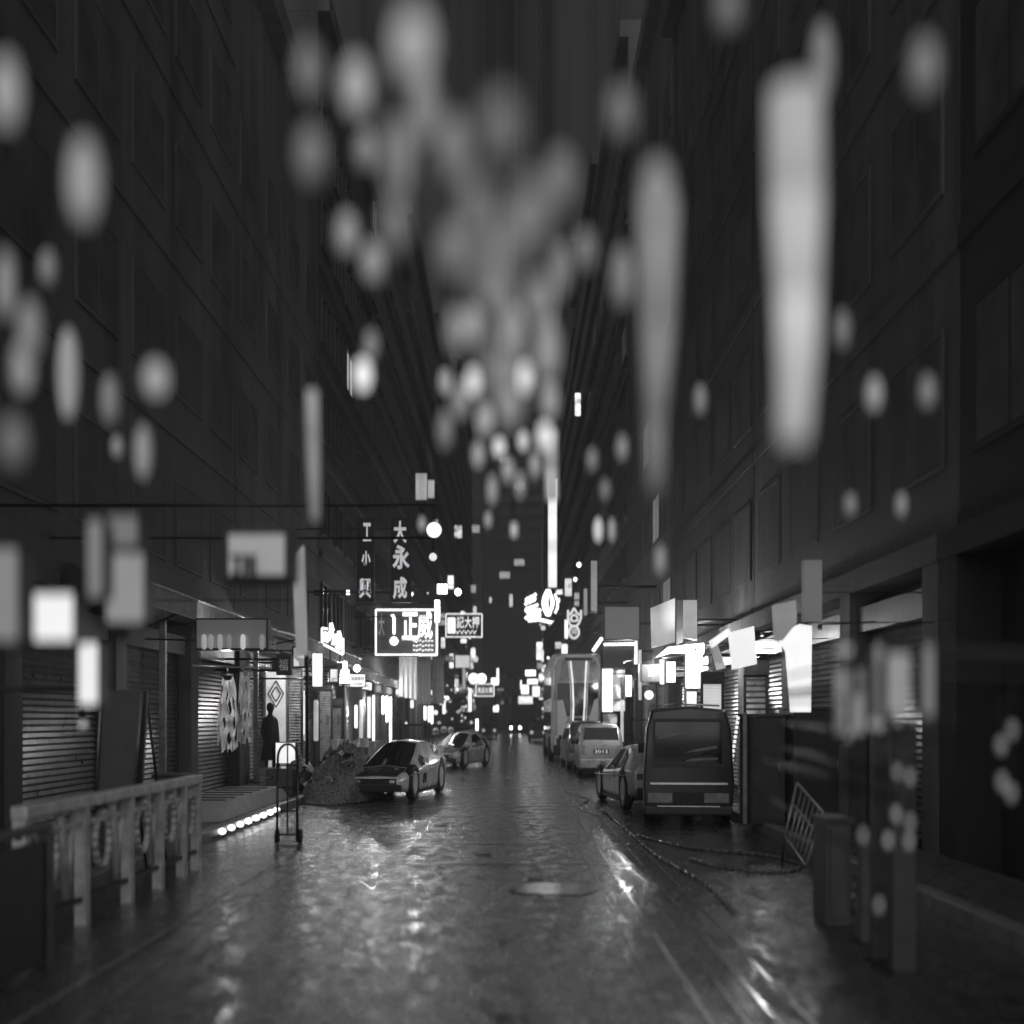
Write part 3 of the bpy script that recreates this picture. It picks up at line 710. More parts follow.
# ------------------------------------------------------------------ left pavement ramp with bulb row
rr = thing('loading_ramp', 'low grey ramp slab on the left pavement behind the row of bulbs', 'ramp', (-4.3, 18.5, .14))
b = MB(); b.add([(-5.2, 16.8, .142), (-4.08, 16.8, .142), (-4.08, 22, .142), (-5.2, 22, .142), (-5.2, 17.8, .36), (-4.2, 17.8, .36), (-4.2, 21.8, .36), (-5.2, 21.8, .36)], [(0, 3, 2, 1), (4, 5, 6, 7), (0, 1, 5, 4), (1, 2, 6, 5), (2, 3, 7, 6), (3, 0, 4, 7)])
b.build('slab', mat('ramp_top', .34, .5, 0, 3, .3), rr)
b = MB()
for k in range(6): b.box((-5.1, 18 + k * .62, .361), (-4.3, 18.05 + k * .62, .375))
b.build('tread_bar', DKM, rr)
for k in range(8):
    t = k / 7; yy = 15.9 + 3.7 * t
    bl = thing('kerb_bulb', ['nearest of the white kerb bulbs', 'second nearest of the white kerb bulbs', 'third nearest of the white kerb bulbs', 'fourth nearest of the white kerb bulbs', 'fourth farthest of the white kerb bulbs', 'third farthest of the white kerb bulbs', 'second farthest of the white kerb bulbs', 'farthest of the white kerb bulbs'][k] + ' lining the edge of the left pavement', 'light', (-3.84, yy, .08), 'white bulbs lining the left kerb')
    b = MB(); b.lathe((-3.84, yy, .10), [(.012, -.045), (.045, -.03), (.058, 0), (.045, .03), (.012, .045)], 12); b.build('bulb', emis(3.0 if k > 2 else 1.6, .1), bl)
    b = MB(); b.box((-3.897, yy - .03, .03), (-3.87, yy + .03, .052)); b.box((-3.87, yy - .02, .035), (-3.82, yy + .02, .053)); b.build('socket', DKM, bl)
cd = MB(); cd.bar((-3.89, 15.6, .035), (-3.89, 20.0, .035), .008, 5); props(cd.build('cable', BLK), 'thin dark cable joining the white kerb bulbs', 'cable')

# hand truck / hoop topped rack by the heap
def hand_truck():
    Y = 15.2; x0 = P(277, 0, Y).x; x1 = P(297, 0, Y).x; zt = P(0, 748, Y).z
    root = thing('hand_truck', 'tall narrow hoop-topped steel hand truck standing before the rubbish heap', 'hand truck', ((x0 + x1) / 2, Y, 0))
    b = MB(); xm = (x0 + x1) / 2; r = (x1 - x0) / 2
    pts = [(x0, Y, .02), (x0, Y + .05, zt - r)] + [(xm - r * math.cos(t * math.pi / 8), Y + .05, zt - r + 1.4 * r * math.sin(t * math.pi / 8)) for t in range(1, 8)] + [(x1, Y + .05, zt - r), (x1, Y, .02)]
    b.path(pts, .016, 8); b.build('frame', DKM, root)
    for z in (.12, .42, .72, 1.0): 
        c = MB(); c.bar((x0, Y + .03, z), (x1, Y + .03, z), .012, 6); c.build('rung', DKM, root)
    c = MB(); c.bar((xm, Y + .03, .12), (xm, Y + .04, zt + .05), .010, 6); c.build('centre_bar', DKM, root)
    c = MB(); c.box((x0, Y - .22, .015), (x1, Y - .02, .03)); c.build('toe_plate', STEEL, root)
    for x in (x0 - .02, x1 + .02):
        w = MB(); w.lathe((x, Y + .12, .09), [(.05, -.02), (.088, -.02), (.088, .02), (.05, .02)], 16, 'x'); w.build('wheel', RUB, root)
    return xm, Y
hand_truck()
# small crates and bags behind it
def crate(label, x, y, z, w, d, h, m):
    root = thing('crate', label, 'crate', (x, y, z))
    b = MB(); t = .02
    for k in range(3):
        zz = z + .02 + k * h / 3
        b.box((x - w / 2, y - d / 2, zz), (x + w / 2, y - d / 2 + t, zz + h / 3 - .03)); b.box((x - w / 2, y + d / 2 - t, zz), (x + w / 2, y + d / 2, zz + h / 3 - .03))
        b.box((x - w / 2, y - d / 2 + t + .001, zz), (x - w / 2 + t, y + d / 2 - t - .001, zz + h / 3 - .03)); b.box((x + w / 2 - t, y - d / 2 + t + .001, zz), (x + w / 2, y + d / 2 - t - .001, zz + h / 3 - .03))
    b.build('slat_side', m, root)
    b = MB(); b.box((x - w / 2 + t, y - d / 2 + t, z), (x + w / 2 - t, y + d / 2 - t, z + .018)); b.build('base', m, root)
crate('dark crate on the left pavement under the hoop of the hand truck', -4.35, 22.7, .14, .5, .6, .5, GREYD)
crate('small pale crate beside the left end of the rubbish heap', -4.95, 24.6, .14, .35, .5, .45, mat('pale_plastic', .45, .5))

def sack(label, x, y, z, r, h, m, seed):
    root = thing('rubbish_bag', label, 'bag', (x, y, z)); b = MB(); n = 20; vs = []; prof = [(0.3, 0), (.85, .08), (1, .3), (.92, .6), (.6, .84), (.2, .93), (.12, 1.0), (.2, 1.08)]
    for (rr_, zz) in prof:
        for i in range(n):
            t = 2 * math.pi * i / n; q = 1 + .22 * noise.noise(Vector((math.cos(t) * 2, math.sin(t) * 2, zz * 3 + seed)))
            vs.append((x + r * rr_ * q * math.cos(t), y + r * 1.3 * rr_ * q * math.sin(t), z + h * zz))
    fs = [(j * n + i, j * n + (i + 1) % n, (j + 1) * n + (i + 1) % n, (j + 1) * n + i) for j in range(len(prof) - 1) for i in range(n)] + [tuple(range(n))[::-1]]
    b.add(vs, fs, True); b.build('bag', m, root)
    b = MB(); b.lathe((x, y, z + h * .97), [(r * .16, -.01), (r * .18, .0), (r * .16, .012)], 10); b.build('knot_tie', WHITEP, root)
BAGM = mat('plastic_bag', .28, .35, 0, 9, .5, .5, 25); BAGD = mat('dark_plastic_bag', .04, .3, 0, 9, .5, .5, 25)
sack('pale rubbish bag between the crate and the heap', -4.45, 25.2, .14, .26, .55, BAGM, 1)
sack('second pale rubbish bag leaning by the shop front above the heap', -4.7, 26.6, .14, .3, .6, BAGM, 5)
sack('black rubbish bag in front of the pale bags', -4.15, 24.0, .14, .24, .45, BAGD, 9)

# rubbish heap
def heap():
    cx, cy = -3.38, 24.0
    root = thing('rubbish_heap', 'knee-high dark heap of netting and debris left of the wedge car', 'rubbish heap', (cx, cy, 0))
    n = 70; vs = []
    for j in range(n + 1):
        for i in range(n + 1):
            u = i / n * 2 - 1; v = j / n * 2 - 1
            x = cx + u * .82; y = cy + v * 1.9; r2 = math.sqrt(u * u + v * v)
            h = max(0., 1 - r2 ** 1.6) * (1.0 + .25 * u)
            q = Vector((x * 5, y * 3, 0))
            z = h ** .75 * (.98 + .35 * noise.noise(q * .5) + .28 * noise.noise(q * 1.7) + .15 * noise.noise(q * 5))
            vs.append((x + .03 * noise.noise(q * 4) if h > 0 else x, y, max(.008, z)))
    fs = [(j * (n + 1) + i, j * (n + 1) + i + 1, (j + 1) * (n + 1) + i + 1, (j + 1) * (n + 1) + i) for j in range(n) for i in range(n)
          if max(vs[j * (n + 1) + i][2], vs[(j + 1) * (n + 1) + i + 1][2]) > .02]
    b = MB(); b.add(vs, fs); b.build('mound', mat('netting_heap', .2, .6, 0, 22, .85, 1.0, 45), root)
    random.seed(4)
    for k in range(90):
        u = random.uniform(-.8, .8); v = random.uniform(-.9, .3); r2 = math.hypot(u, v)
        if r2 > .92: continue
        x = cx + u * .82; y = cy + v * 1.9; z = (1 - r2 ** 1.6) ** .75 * .98 * (1 + .25 * u)
        d = Vector((random.uniform(-1, 1), random.uniform(-1, 1), random.uniform(-.5, .9))).normalized() * random.uniform(.04, .09)
        p = Vector((x, y, z + .05)); e = MB()
        if k % 3: e.bar(p - d, p + d, .008, 5)
        else:
            s_ = d.orthogonal().normalized() * .05; e.slab([p - d - s_, p + d - s_, p + d * .8 + s_, p - d * .7 + s_], d.cross(s_), .006)
        e.build('debris', random.choice([GREYP, DKM, WHITEP, GREYD]), root)
heap()
def tarp():
    root = thing('tarpaulin', 'smooth grey curved sheet lying over the top right of the rubbish heap', 'tarpaulin', P(356, 760, 25)); b = MB(); n = 20; vs = []
    for j in range(9):
        for i in range(n + 1):
            u = i / n; v = j / 8
            p = P(336 + 33 * u, 757 - 20 * math.sin((.10 + .62 * u) * math.pi / 1.3) ** .8 + 9 * v, 24.6 + 1.2 * (1 - v))
            p.z -= .03 * abs(math.sin(u * 9)) ; vs.append(p)
    b.add(vs, [(j * (n + 1) + i, j * (n + 1) + i + 1, (j + 1) * (n + 1) + i + 1, (j + 1) * (n + 1) + i) for j in range(8) for i in range(n)], True)
    b.build('sheet', mat('tarp_grey', .4, .45, 0, 4, .2), root)
tarp()

# thin dark pole with lamp wire on left (px 307)
rr = thing('pole', 'thin dark pole rising in front of the awning on the left pavement', 'pole', P(307, 0, 26)); X_ = P(307, 0, 26).x; rr.location = (X_, 26, .13)
b = MB(); b.bar((X_, 26, .13), (X_, 26, 4.4), .035, 8); b.build('shaft', BLK, rr); b = MB(); b.lathe((X_, 26, .13), [(.09, .001), (.09, .03), (.05, .06)], 12); b.build('base', BLK, rr)

# ------------------------------------------------------------------ cars
def car_loft(stations):
    """stations: (y, [(x,z)...]) half rings, bottom to top, mirrored"""
    b = MB(); vs = []; m = len(stations[0][1]); n = 2 * m
    for (y, ring) in stations:
        for (x, z) in ring: vs.append((x, y, z))
        for (x, z) in reversed(ring): vs.append((-x, y, z))
    fs = []
    for k in range(len(stations) - 1):
        for i in range(n):
            j = (i + 1) % n; fs.append((k * n + i, k * n + j, (k + 1) * n + j, (k + 1) * n + i))
    fs.append(tuple(range(n))[::-1]); fs.append(tuple((len(stations) - 1) * n + i for i in range(n)))
    b.add(vs, fs); return b

def finish_body(o, wheels, r, bevel=.03):
    """round the edges and cut the wheel arches with booleans, then bake to plain mesh"""
    mods = []
    bv = o.modifiers.new('b', 'BEVEL'); bv.width = bevel; bv.segments = 3; bv.limit_method = 'ANGLE'; bv.angle_limit = R(22)
    for (x, y) in wheels:
        c = MB(); s = 1 if x > 0 else -1
        c.lathe((x, y, r * .98), [(r * 1.16, -.16), (r * 1.16, .16)], 28, 'x'); co = c.build('cutter', BLK)
        md = o.modifiers.new('c', 'BOOLEAN'); md.operation = 'DIFFERENCE'; md.object = co; md.solver = 'EXACT'; mods.append(co)
    dg = bpy.context.evaluated_depsgraph_get(); dg.update()
    me = bpy.data.meshes.new_from_object(o.evaluated_get(dg)); o.modifiers.clear(); o.data = me
    for c in mods: bpy.data.objects.remove(c)
    for p in me.polygons: p.use_smooth = True
    me.set_sharp_from_angle(angle=R(26))
    return o

def wheel(root, x, y, r, w=.14, style='disc', m=None):
    s = 1 if x > 0 else -1
    t = MB(); t.lathe((x, y, r), [(r * .62, -s * w / 2), (r * .93, -s * w / 2), (r, -s * w * .3), (r, s * w * .3), (r * .93, s * w / 2), (r * .66, s * w * .48), (r * .64, s * w * .1)], 28, 'x')
    wo = thing_part('wheel', root)
    t.build('tyre', RUB, wo)
    q = MB(); xo = s * w * .5
    q.lathe((x + xo * .6, y, r), [(r * .63, -s * .02), (r * .63, s * .02), (r * .56, s * .028), (r * .5, s * .008), (r * .18, s * .02), (.02, s * .028)], 24, 'x'); q.build('rim', m or mat('alloy', .5, .3, .7, 8, .2), wo)
    if style == 'spoke':
        q = MB()
        for k in range(5):
            a = k * 2 * math.pi / 5; q.bar((x + xo * .8, y + .03 * math.cos(a), r + .03 * math.sin(a)), (x + xo * .8, y + r * .55 * math.cos(a), r + r * .55 * math.sin(a)), .018, 6)
        q.build('spoke', DKM, wo)
def thing_part(name, root):
    o = bpy.data.objects.new(name, None); COL.objects.link(o); o.parent = root; return o

def wedge_car(label, loc, yaw, paint, scale=1., kind='A'):
    root = thing('wedge_car', label, 'car', (0, 0, 0))
    hw = .60
    st = [(-2.05, [(.40, .26), (.46, .30), (.48, .40), (.44, .46), (0, .48)]),
          (-1.75, [(.52, .18), (.56, .26), (.57, .46), (.50, .54), (0, .57)]),
          (-1.1, [(.54, .15), (.59, .24), (.60, .56), (.49, .66), (0, .72)]),
          (-.55, [(.55, .15), (.60, .24), (.61, .60), (.45, .84), (0, .90)]),
          (.15, [(.55, .15), (.60, .24), (.61, .63), (.36, 1.08), (0, 1.13)]),
          (.75, [(.55, .15), (.60, .24), (.62, .66), (.36, 1.12), (0, 1.16)]),
          (1.35, [(.55, .16), (.60, .26), (.62, .70), (.42, 1.02), (0, 1.06)]),
          (1.9, [(.50, .26), (.57, .32), (.59, .70), (.48, .84), (0, .87)]),
          (2.05, [(.46, .34), (.53, .38), (.55, .68), (.46, .78), (0, .80)])]
    bo = car_loft(st).build('body', paint, root); r = .35
    wl = [(-.60, -1.28), (.60, -1.28), (-.60, 1.30), (.60, 1.30)]
    finish_body(bo, wl, r)
    for (x, y) in wl: wheel(root, x * .90, y, r, .15, 'disc', mat('pale_wheel_disc', .75, .4))
    def quad(pts, name, m, t=.006, side=None):
        pts = [Vector(p) for p in pts]; n = (pts[1] - pts[0]).cross(pts[2] - pts[1]).normalized()
        c = sum(pts, Vector()) / len(pts)
        if n.dot(c - Vector((0, c.y * .9, .4))) < 0: n = -n
        b = MB(); b.slab([p + n * .004 for p in pts], n, t); return b.build(name, m, root)
    # windscreen follows the two front slopes
    b = MB()
    def strip(ya, yb, shr=.04):
        def at(y, c):
            for (y0, r0), (y1, r1) in zip(st, st[1:]):
                if y0 <= y <= y1:
                    t = (y - y0) / (y1 - y0); return Vector((r0[c][0] * (1 - t) + r1[c][0] * t, y, r0[c][1] * (1 - t) + r1[c][1] * t))
        return at
    at = strip(0, 0)
    ys = [-1.3, -1.02, -.8, -.55, -.2, .1]
    vs = []
    for y in ys:
        e = at(y, 3); c = at(y, 4); e.x -= .05
        vs += [(-e.x, y, e.z + .016), (0, y, c.z + .012), (e.x, y, e.z + .016)]
    b.add(vs, [(3 * i + k, 3 * i + k + 1, 3 * i + k + 4, 3 * i + k + 3) for i in range(5) for k in range(2)], True); b.build('windscreen', GLASS, root)
    # dark bonnet panel
    b = MB(); vs = []
    for y in (-1.98, -1.7, -1.36):
        e = at(y, 3); c = at(y, 4); e.x -= .06; vs += [(-e.x, y, e.z + .012), (0, y, c.z + .012), (e.x, y, e.z + .012)]
    b.add(vs, [(3 * i + k, 3 * i + k + 1, 3 * i + k + 4, 3 * i + k + 3) for i in range(2) for k in range(2)]); b.build('bonnet_panel', BLK, root)
    for s in (1, -1):
        def sp(y, f):            # point on the cabin side: f 0 belt .. 1 roof edge
            p = at(y, 2) * (1 - f) + at(y, 3) * f; p.x *= s; p.x += s * .006; return p
        if kind == 'A':
            quad([sp(-.62, .18), sp(-.35, .15), sp(-.15, .5), sp(-.3, .8), sp(-.55, .7)], 'side_window', GLASS)
            quad([sp(.9, .45), sp(1.35, .35), sp(1.3, .7), sp(1.0, .85)], 'quarter_window', GLASS)
        elif kind == 'B':
            quad([sp(-.45, .12), sp(.75, .05), sp(.9, .5), sp(.65, .92), (sp(.1, .92))], 'side_window', GLASS)
            quad([sp(-.95, .3), sp(-.6, .25), sp(-.72, .8)], 'quarter_window', GLASS)
            quad([sp(1.1, .2), sp(1.45, .15), sp(1.4, .7), sp(1.15, .8)], 'rear_vent', BLK)
        else:
            quad([sp(-.5, .12), sp(.55, .08), sp(.45, .9), sp(.1, .9)], 'side_window', GLASS)
            quad([sp(.72, .1), sp(1.4, .12), sp(1.2, .6), sp(.75, .85)], 'quarter_window', GLASS)
        # belt trim line, sill and lower window
        b = MB(); b.bar((s * .615, -1.7, .5), (s * .632, 1.9, .62), .012, 6); b.build('belt_trim', mat('bright_trim_and_glint', .75, .2, .6, 6, .2), root)
        if kind == 'A': 
            b = MB(); b.slab([(s * .611, -.62, .30), (s * .611, -.28, .30), (s * .613, -.28, .50), (s * .613, -.55, .50)], (s, 0, 0), .008); b.build('lower_window', GLASS, root)
        b = MB(); b.box((s * .565, -.85, .13), (s * .615, .88, .19)); b.build('sill', BLK if kind != 'B' else GREYP, root)
        b = MB(); b.box((s * .28, -2.078, .37), (s * .39, -2.068, .43), .006); b.build('headlight', mat('lens', .5, .1, .3), root)
        b = MB(); b.box((s * .28, 2.04, .56), (s * .50, 2.062, .66), .006); b.build('tail_light', mat('tail_lens', .18, .15), root)
        b = MB(); b.box((s * .60, -.55, .72), (s * .70, -.45, .80), .015); b.build('mirror', paint, root)
    b = MB(); b.box((-.5, -2.09, .20), (.5, -1.98, .34), .02); b.build('front_bumper', BLK, root)
    b = MB(); b.box((-.41, -2.066, .345), (.41, -2.052, .455)); b.build('grille', BLK, root)
    b = MB(); b.box((-.5, 2.0, .28), (.5, 2.10, .42), .02); b.build('rear_bumper', BLK, root)
    root.location = loc; root.rotation_euler = (0, 0, yaw); root.scale = (1, 1, 1)
    return root
PA = mat('grey_car_paint', .85, .25, .1, 3, .1, coat=.6); PB = mat('silver_car_paint', .75, .25, .2, 3, .1, coat=.6); PC = mat('dull_car_paint', .55, .3, .1, 3, .1, coat=.6)
wedge_car('low pale grey wedge car nose-on beside the rubbish heap', (-2.30, 24.7, 0), R(-8), PA, 1, 'A')
wedge_car('low silver wedge car with large dark side window, behind the grey wedge car', (-1.75, 39.5, 0), R(-14), PB, 1, 'B')
wedge_car('low grey wedge coupe parked ahead of the dark van, nose pointing away', (2.42, 22.3, 0), R(180 + 5), PC, 1, 'C')

def boxy_car(label, loc, yaw, L, hw, H, paint, plate=None, kind='wagon', name='hatchback_car', cat='car'):
    root = thing(name, label, cat, (0, 0, 0)); h = L / 2
    zb = H * .52
    if kind == 'van':
        rt = .80; st = [(-h, [(hw * .9, .25), (hw * .97, .32), (hw, H * .36), (hw * .98, zb), (hw * .93, H * .82), (hw * .80, H * .97), (0, H)]),
              (-h + .12, [(hw * .93, .2), (hw, .28), (hw * 1.03, H * .36), (hw * 1.01, zb), (hw * .96, H * .83), (hw * .84, H * .985), (0, H * 1.015)]),
              (h - 1.3, [(hw * .93, .2), (hw, .28), (hw * 1.03, H * .36), (hw * 1.01, zb), (hw * .96, H * .83), (hw * .84, H * .985), (0, H * 1.01)]),
              (h - .5, [(hw * .93, .2), (hw, .28), (hw * 1.02, H * .36), (hw * 1.0, zb), (hw * .9, H * .58), (hw * .84, H * .6), (0, H * .62)]),
              (h, [(hw * .85, .25), (hw * .92, .32), (hw * .93, H * .3), (hw * .9, H * .4), (hw * .85, H * .46), (hw * .8, H * .48), (0, H * .5)])]
    else:
        st = [(-h, [(hw * .88, .28), (hw * .95, .36), (hw * .97, H * .42), (hw * .94, H * .58), (hw * .82, H * .66), (hw * .7, H * .68), (0, H * .69)]),
              (-h + .22, [(hw * .93, .2), (hw, .3), (hw * 1.02, H * .42), (hw, H * .6), (hw * .86, H * .90), (hw * .74, H * .96), (0, H * .98)]),
              (-h + .8, [(hw * .93, .18), (hw, .28), (hw * 1.03, H * .42), (hw, H * .6), (hw * .86, H * .93), (hw * .76, H * .985), (0, H)]),
              (.35, [(hw * .93, .18), (hw, .28), (hw * 1.03, H * .42), (hw, H * .6), (hw * .86, H * .93), (hw * .76, H * .985), (0, H)]),
              (1.05, [(hw * .93, .18), (hw, .28), (hw * 1.02, H * .42), (hw, H * .58), (hw * .92, H * .63), (hw * .8, H * .65), (0, H * .67)]),
              (h - .15, [(hw * .9, .2), (hw * .97, .3), (hw * .97, H * .4), (hw * .95, H * .5), (hw * .88, H * .53), (hw * .7, H * .55), (0, H * .56)]),
              (h, [(hw * .8, .26), (hw * .88, .34), (hw * .88, H * .38), (hw * .85, H * .44), (hw * .8, H * .46), (hw * .6, H * .48), (0, H * .48)])]
    bo = car_loft(st).build('body', paint, root); r = .31
    yw = (-h + .75, h - .85); wl = [(s * hw, y) for s in (1, -1) for y in yw]; finish_body(bo, wl, r, .03)
    for (x, y) in wl: wheel(root, x * .9, y, r, .14, 'spoke')
    def rear(name, m, x0, x1, z0, z1, y=None, dy=.02, bev=.008, slope=0):
        b = MB(); yy = -h if y is None else y
        b.slab([(x0, yy, z0), (x1, yy, z0), (x1, yy + slope, z1), (x0, yy + slope, z1)], (0, -1, 0), dy); return b.build(name, m, root)
    if kind == 'van':
        rear('rear_window', GLASS, -hw * .74, hw * .74, H * .53, H * .88, -h - .004)
        PS = mat('pale_reflection', .28, .5)  # pale slabs laid on the rear window as painted reflection streaks
        for nm, q in (('low_reflection', [(-.05, .545), (.42, .56), (.44, .58), (-.05, .57)]), ('mid_reflection', [(-.08, .615), (.42, .655), (.43, .685), (.05, .64)]), ('top_reflection', [(-.44, .735), (.3, .83), (.3, .85), (-.44, .765)])):
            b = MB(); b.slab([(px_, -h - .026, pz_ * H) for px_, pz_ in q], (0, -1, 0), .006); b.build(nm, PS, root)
        b = MB(); 
        for s in (-1, 1): b.box((s * hw * .745, -h - .034, H * .50), (s * hw * .80, -h - .004, H * .91))
        b.box((-hw * .745, -h - .03, H * .50), (hw * .745, -h - .004, H * .525)); b.box((-hw * .745, -h - .03, H * .885), (hw * .745, -h - .004, H * .91)); b.build('window_surround', GREYD, root)
        b = MB(); b.box((-hw * .86, -h - .045, H * .345), (hw * .88, -h - .004, H * .365), .006); b.build('trim_strip', mat('bright_trim_and_glint', .75, .2, .6, 6, .2), root)
        for s in (-1, 1): rear('tail_light', mat('tail_lens_pale', .34, .25), s * hw * .90, s * hw * .36, H * .195, H * .275)
        rear('number_plate_recess', BLK, -hw * .34, hw * .34, H * .18, H * .28, -h - .002)
        b = MB(); b.box((-hw * .98, -h - .14, .16), (hw * .98, -h - .004, .295), .03); b.build('rear_bumper', GREYD, root)
        b = MB(); b.box((-hw * .7, -h - .155, .285), (hw * .7, -h - .125, .302), .003); b.build('bumper_glint', mat('bright_trim_and_glint', .75, .2, .6, 6, .2), root)  # pale bar put in as the lit line along the bumper edge
        b = MB(); b.path([(-hw * .70, -h + .12, H * 1.02), (-hw * .3, -h + .12, H * 1.035), (hw * .7, -h + .12, H * 1.02)], .014); b.build('roof_glint', mat('bright_trim_and_glint', .75, .2, .6, 6, .2), root)  # bright bar added as the highlight along the roof rim
        b = MB(); b.path([(-.1, -h - .035, H * .55), (.28, -h - .035, H * .62), (hw * .6, -h - .035, H * .60)], .008); b.build('wiper', BLK, root)
    else:
        b = MB(); b.slab([(-hw * .78, -h + .035, H * .70), (hw * .78, -h + .035, H * .70), (hw * .72, -h + .205, H * .92), (-hw * .72, -h + .205, H * .92)], (0, -1, .3), .03); b.build('rear_window', GLASS, root)
        for s in (-1, 1): rear('tail_light', mat('tail_lens_pale', .34, .25), s * hw * .92, s * hw * .72, H * .42, H * .60, -h - .004)
        b = MB(); b.box((-hw * .97, -h - .12, .26), (hw * .97, -h - .004, .5), .03); b.build('rear_bumper', mat('bumper_paint', .42, .35), root)
        if plate:
            b = MB(); b.box((-hw * .35, -h - .02, H * .44), (hw * .35, -h - .002, H * .535)); po = b.build('number_plate', GREYD, root)
            lettering(plate, (0, -h - .026, H * .4875), hw * .6, H * .065, emis(.5), po, .006)
    for s in (-1, 1):
        e = .92 if kind != 'van' else .985
        y0, y1 = -h + .35, (.3 if kind != 'van' else h - 1.4)
        for k in range(2):
            a = y0 + (y1 - y0) * k / 2 + .04; c = y0 + (y1 - y0) * (k + 1) / 2 - .04
            b = MB(); b.slab([(s * hw * 1.005, a, H * .60), (s * hw * 1.005, c, H * .60), (s * hw * .925 if kind == 'van' else s * hw * .90, c, H * .84), (s * hw * .925 if kind == 'van' else s * hw * .90, a, H * .84)], (s, 0, .2), .012)
            b.build('side_window', GLASS, root)
        b = MB(); b.box((s * hw * 1.02, h - 1.5, H * .58), (s * (hw + .12), h - 1.4, H * .68), .015); b.build('mirror', BLK, root)
        b = MB(); b.bar((s * hw * 1.03, -h + .2, H * .47), (s * hw * 1.03, h - .4, H * .47), .010, 6); b.build('side_trim', mat('bright_trim_and_glint', .75, .2, .6, 6, .2), root)
    root.location = loc; root.rotation_euler = (0, 0, yaw); return root
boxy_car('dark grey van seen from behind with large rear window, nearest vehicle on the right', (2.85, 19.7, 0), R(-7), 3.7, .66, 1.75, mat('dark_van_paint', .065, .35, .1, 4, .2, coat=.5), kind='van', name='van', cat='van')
boxy_car('silver estate car with numbered plate behind the bus', (2.42, 34.2, 0), R(-1), 4.3, .60, 1.45, mat('silver_estate_paint', .45, .3, .2, 3, .15, coat=.5), '3015')
boxy_car('dark saloon-sized car half hidden behind the silver estate car', (2.30, 39.5, 0), R(1.5), 4.3, .60, 1.52, mat('dark_saloon_paint', .10, .3, .2, 3, .15, coat=.5), None)

def bus():
    Y = 43.6; x0, x1 = 1.45, 3.22; H = 3.95; L = 11
    root = thing('double_deck_bus', 'white-nosed double deck bus with two glowing vertical stripes, right of the road', 'bus', ((x0 + x1) / 2, Y + L / 2, 0))
    b = MB(); b.box((x0, Y, .3), (x1, Y + L, H), .14); b.build('body', mat('bus_paint', .5, .35, 0, 3, .2, coat=.4), root)
    y = Y - .012; pt = lambda px, py: P(px, py, y)
    def poly(name, pts, m, t=.01): 
        q = MB(); q.slab([pt(*p) for p in pts], (0, -1, 0), t); return q.build(name, m, root)
    W = mat('bus_white', .88, .35, 0, 3, .1, coat=.3)
    poly('upper_window', [(557.5, 683), (598, 683), (598, 716), (557.5, 716)], GLASS)
    poly('top_window', [(562, 661), (596, 661), (598, 681), (559, 681)], mat('bus_grey_glass', .35, .12, 0, 3, .3))
    poly('white_flash', [(557.5, 700), (563, 700), (570, 730), (569, 737), (557.5, 737)], W, .016)
    poly('white_flash', [(594, 700), (598, 698), (599, 735), (588, 735), (590, 716)], W, .016)
    poly('lower_window', [(570, 718), (588, 718), (588, 732), (570, 732)], GLASS, .014)
    poly('destination_panel', [(565, 658), (592, 658), (592, 660.6), (565, 660.6)], mat('bus_vent', .05, .6), .02)
    for s, pts in ((0, [(570.5, 661), (572.5, 680), (573.5, 705), (572.5, 730)]), (1, [(586.5, 661), (585.5, 680), (584.5, 705), (583, 730)])):
        q = MB(); q.path([P(px, py, y - .04) for px, py in pts], .030, 8); q.build('light_stripe', emis(.9, .2), root)
        q = MB(); q.path([P(px + (-2.4 if s == 0 else 2.4), py, y - .03) for px, py in pts], .018, 8); q.build('light_stripe', emis(.22, .3), root)
    q = MB(); a = pt(555, 748); c = pt(562, 735); q.box((a.x, y - .05, a.z), (c.x, y, c.z)); fo = q.build('lamp_cluster', W, root)
    q = MB(); q.box((a.x + .05, y - .06, a.z + .06), (c.x - .05, y - .052, c.z - .12)); q.build('lens', BLK, fo)
    q = MB(); q.path([P(554, 700, y - .02), P(554, 668, y - .02), P(557, 659, y - .02), P(563, 656, y - .02), P(590, 655.5, y - .02), P(596, 658, y - .02), P(599, 666, y - .02), P(599.5, 700, y - .02)], .05, 8); q.build('window_rim', W, root)
    q = MB(); q.box((x0 + .05, Y - .10, .25), (x1 - .05, Y - .005, .62), .03); q.build('bumper', BLK, root)
    q = MB(); q.box((x0 - .02, Y + .5, 2.35), (x0 - .004, Y + L - .6, 3.3)); q.build('side_window', GLASS, root)
    q = MB(); q.box((x0 - .02, Y + 1.0, 1.0), (x0 - .004, Y + L - .6, 1.9)); q.build('side_window', GLASS, root)
    q = MB(); q.box((x0 - .014, Y + .25, .7), (x0 - .003, Y + .48, 3.5)); q.build('side_stripe', W, root)
    for yy in (Y + 1.8, Y + L - 2.4):
        for x in (x0 + .07, x1 - .07): wheel(root, x - (.05 if x < 2 else -.05), yy, .45, .2, 'disc')
bus()

